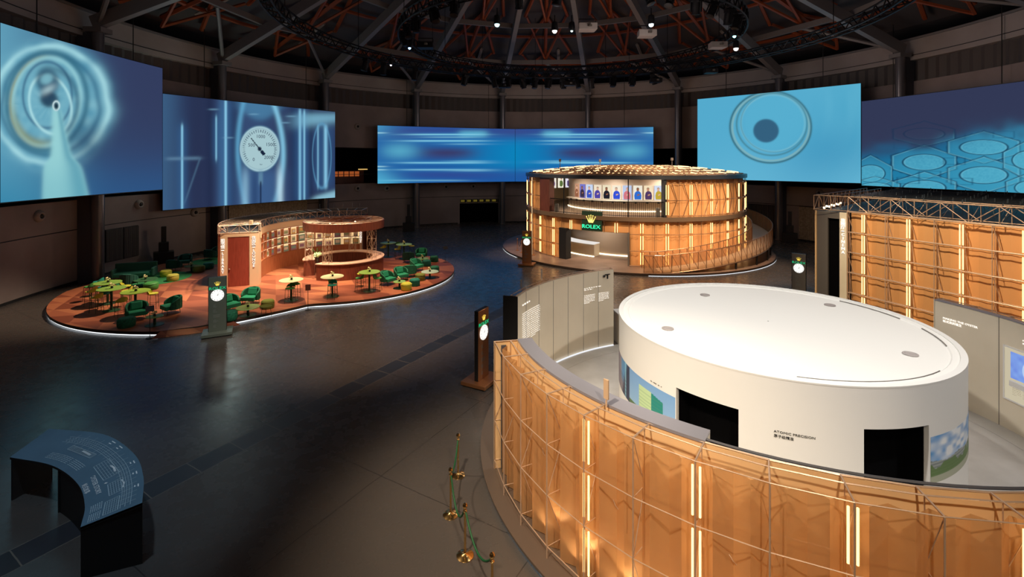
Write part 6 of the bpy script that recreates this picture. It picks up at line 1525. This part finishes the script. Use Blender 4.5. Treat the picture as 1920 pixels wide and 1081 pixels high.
def stanchion(label, loc, m=MT['gold']):
    o = thing('rope_stanchion', label, 'stanchion', loc)
    MB().lathe([(0.001, 0), (0.16, 0), (0.165, 0.02), (0.10, 0.045), (0.03, 0.06), (0.022, 0.07)], (0, 0, 0), 24).build('base', m, o, True)
    MB().cyl((0, 0, 0.06), 0.021, 0.80, 12).build('post', m, o, True)
    MB().lathe([(0.035, 0.85), (0.04, 0.87), (0.022, 0.89), (0.022, 0.91), (0.045, 0.94), (0.05, 0.97), (0.035, 1.0), (0.001, 1.012)], (0, 0, 0), 16).build('finial', m, o, True); return o
SP = [at(859, 891, 0), at(845, 965, 0), at(872, 1042, 0)]; SP.append(Vector((-0.33, 8.05, 0)))
for p, lb in zip(SP, ('polished gold stanchion farthest from us on the dark floor', 'polished gold stanchion second from the far end, beside the copper wall', 'polished gold stanchion third from the far end, large disc base', 'gold stanchion cut by the lower picture edge')): stanchion(lb, tuple(p))
for a_, b_, lb, sag in ((0, 1, 'dark green rope between the two farthest gold stanchions', 0.22), (1, 2, 'dark green rope sagging between the second and third gold stanchions', 0.45), (2, 3, 'dark green rope leading to the stanchion at the lower picture edge', 0.35)):
    A_, B_ = SP[a_] + Vector((0, 0, 0.88)), SP[b_] + Vector((0, 0, 0.88)); d = (B_ - A_); pts = []
    for k in range(15): t_ = k / 14; pts.append(A_ + d * (0.03 + 0.94 * t_) + Vector((0, 0, -sag * 4 * t_ * (1 - t_))))
    o = thing('barrier_rope', lb, 'rope', tuple(A_)); inv = Matrix.Translation(-A_)
    r_ = MB().tube(pts, 0.018, 8).build('rope', MT['rope'], o, True); r_.matrix_parent_inverse = inv
    for q in (pts[0], pts[-1]): h_ = MB().ball(tuple(q), 0.026, 8).build('brass_end', MT['gold'], o, True); h_.matrix_parent_inverse = inv
for (px, py), lb in zip(((970, 469), (978, 473.5), (1000, 478)), ('thin stanchion on the rotunda platform, leftmost', 'thin stanchion on the rotunda platform behind the clock totem', 'thin stanchion beside the copper facade of the rotunda')):
    p = at(px, py, RZ); stanchion(lb, tuple(p), MT['totemc'])
q1, q2 = at(970, 469, RZ), at(978, 473.5, RZ); o = MB().tube([q1 + Vector((0, 0, .9)), (q1 + q2) / 2 + Vector((0, 0, .4)), q2 + Vector((0, 0, .9))], 0.02, 6).build('barrier_rope', MT['dark']); tag(o, 'dark rope between the thin stanchions on the rotunda platform', 'rope')

# ================================================================ CURVED INFORMATION CONSOLE (lower left)
inner = [(-11.16, 10.75, 0.95), (-9.95, 10.46, 0.95), (-8.88, 9.88, 0.95), (-8.16, 9.24, 0.95), (-7.75, 8.69, 0.95)]
outer = [(-11.04, 11.54, 1.15), (-9.54, 11.30, 1.15), (-8.26, 10.56, 1.15), (-7.47, 9.80, 1.15), (-6.90, 9.03, 1.15)]
def cat(P, t):          # smooth curve through the five points
    n = len(P) - 1; x = t * n; i = min(int(x), n - 1); f = x - i; g = lambda k: Vector(P[max(0, min(n, k))])
    p0, p1, p2, p3 = g(i - 1), g(i), g(i + 1), g(i + 2)
    if i == 0: p0 = p1 * 2 - p2
    if i == n - 1: p3 = p2 * 2 - p1
    return 0.5 * ((2 * p1) + (p2 - p0) * f + (2 * p0 - 5 * p1 + 4 * p2 - p3) * f * f + (3 * p1 - p0 - 3 * p2 + p3) * f ** 3)
def con(t, v, up=0.0): return cat(inner, t).lerp(cat(outer, t), v) + Vector((0, 0, up))
ko = thing('curved_info_console', 'curved blue-topped information desk with a white printed site map, on black legs', 'desk', (-9.0, 10.2, 0))
N = 40; mb = MB(); mb.sheet([[con(k / N, v, 0.0) for k in range(N + 1)] for v in (0, 0.25, 0.5, 0.75, 1)]); WP(mb.build('desk_top', MT['kblue'], smooth=True), ko)
mb = MB()
for v in (0, 1): mb.sheet([[con(k / N, v, -0.05) for k in range(N + 1)], [con(k / N, v, 0) for k in range(N + 1)]])
mb.sheet([[con(k / N, v, -0.05) for k in range(N + 1)] for v in (0, 1)]); WP(mb.build('desk_edge', MT['dark']), ko)
def radial(t, nm):
    a_, b_ = con(t, 0, -0.04), con(t, 1, -0.04); d = (con(min(1, t + 0.01), 0.5) - con(max(0, t - 0.01), 0.5)).normalized() * 0.02
    m_ = MB(); m_.add([(p + s_ * d) * 1.0 if z is None else Vector(((p + s_ * d).x, (p + s_ * d).y, z)) for p in (a_, b_) for s_ in (-1, 1) for z in (None, 0.0)], [(0, 1, 5, 4), (2, 6, 7, 3), (0, 2, 3, 1), (4, 5, 7, 6), (0, 4, 6, 2), (1, 3, 7, 5)]); return WP(m_.build(nm, MT['dark']), ko)
radial(0.012, 'side_panel'); radial(0.30, 'side_panel'); radial(0.99, 'side_panel')
cp = MB(); ks = [0.30 + 0.69 * k / 20 for k in range(21)]
cp.sheet([[Vector((con(t, 0.02).x, con(t, 0.02).y, 0)) for t in ks], [con(t, 0.02, -0.04) for t in ks]]); cp.sheet([[Vector((con(t, 0.98).x, con(t, 0.98).y, 0)) for t in ks], [con(t, 0.98, -0.04) for t in ks]]); WP(cp.build('cabinet_skin', MT['dark'], smooth=True), ko)
def conf(t0, v0, ang=0.0):   # text on the console top
    def f(x, y, q):
        o_ = con(t0, v0); dt = (con(t0 + 0.01, v0) - o_).normalized(); dv = (con(t0, v0 + 0.05) - o_).normalized()
        c_, s_ = math.cos(ang), math.sin(ang); X, Y = x * c_ - y * s_, x * s_ + y * c_
        return tuple(o_ + dt * X + dv * Y + Vector((0, 0, 0.004 + q)))
    return f
lettering('OYSTER STORY', 0.115, conf(0.60, 0.22), MT['kprint'], ko, 'map_title', 'CENTER', 0.001); lettering('蚝式故事', 0.10, conf(0.59, 0.06), MT['kprint'], ko, 'map_title', 'CENTER', 0.001)
def cline(mb, pts, w_=0.006):
    P = [con(t, v, 0.003) for t, v in pts]
    for a_, b_ in zip(P[:-1], P[1:]):
        d = (b_ - a_).normalized(); s_ = Vector((-d.y, d.x, 0)) * w_; mb.add([a_ - s_, b_ - s_, b_ + s_, a_ + s_], [(0, 1, 2, 3)])
mp = MB()
for k in range(19): t_ = 0.16 + 0.043 * k; cline(mp, [(t_, 0.56), (t_ + 0.006, 0.88)], 0.005)
for v in (0.62, 0.70, 0.79): cline(mp, [(0.13 + 0.84 * k / 40, v) for k in range(41)], 0.004)
for v in (0.66, 0.745):
    for k in range(60): t_ = 0.14 + 0.0135 * k; cline(mp, [(t_, v), (t_ + 0.004, v)], 0.014)
for t0, t1, v0, v1 in ((0.44, 0.60, 0.36, 0.64), (0.66, 0.78, 0.40, 0.66), (0.83, 0.97, 0.34, 0.58), (0.20, 0.36, 0.44, 0.56)):
    cline(mp, [(t0, v0), (t1, v0), (t1, v1), (t0, v1), (t0, v0)], 0.006); 
    for k in range(5): f = (k + 1) / 6; cline(mp, [(t0 + (t1 - t0) * f, v0), (t0 + (t1 - t0) * f, v1)], 0.003); cline(mp, [(t0, v0 + (v1 - v0) * f), (t1, v0 + (v1 - v0) * f)], 0.003)
WP(mp.build('map_print', MT['kline']), ko)
m3 = MB(); cline(m3, [(0.50, 0.58), (0.535, 0.60), (0.57, 0.585)], 0.022); cline(m3, [(0.68, 0.64), (0.72, 0.665), (0.76, 0.64)], 0.014); cline(m3, [(0.28, 0.50), (0.34, 0.50)], 0.03)
cline(m3, [(0.63, 0.36), (0.64, 0.40)], 0.02)
for t_, v in ((0.33, 0.93), (0.39, 0.93), (0.56, 0.92), (0.67, 0.90), (0.80, 0.90)): cline(m3, [(t_, v), (t_ + 0.028, v)], 0.010); cline(m3, [(t_, v - 0.06), (t_ + 0.016, v - 0.06)], 0.010)
WP(m3.build('map_highlight', MT['kprint']), ko)
tb = MB(); rr_ = random.Random(2)
for t0, t1, n in ((0.16, 0.30, 5), (0.31, 0.40, 5), (0.80, 0.88, 6), (0.90, 0.98, 6)):
    for j in range(n):
        t_ = t0
        while t_ < t1: l = rr_.uniform(0.006, 0.02); cline(tb, [(t_, 0.28 - j * 0.035), (min(t1, t_ + l), 0.28 - j * 0.035)], 0.006); t_ += l + 0.003
WP(tb.build('printed_text', MT['kline']), ko)
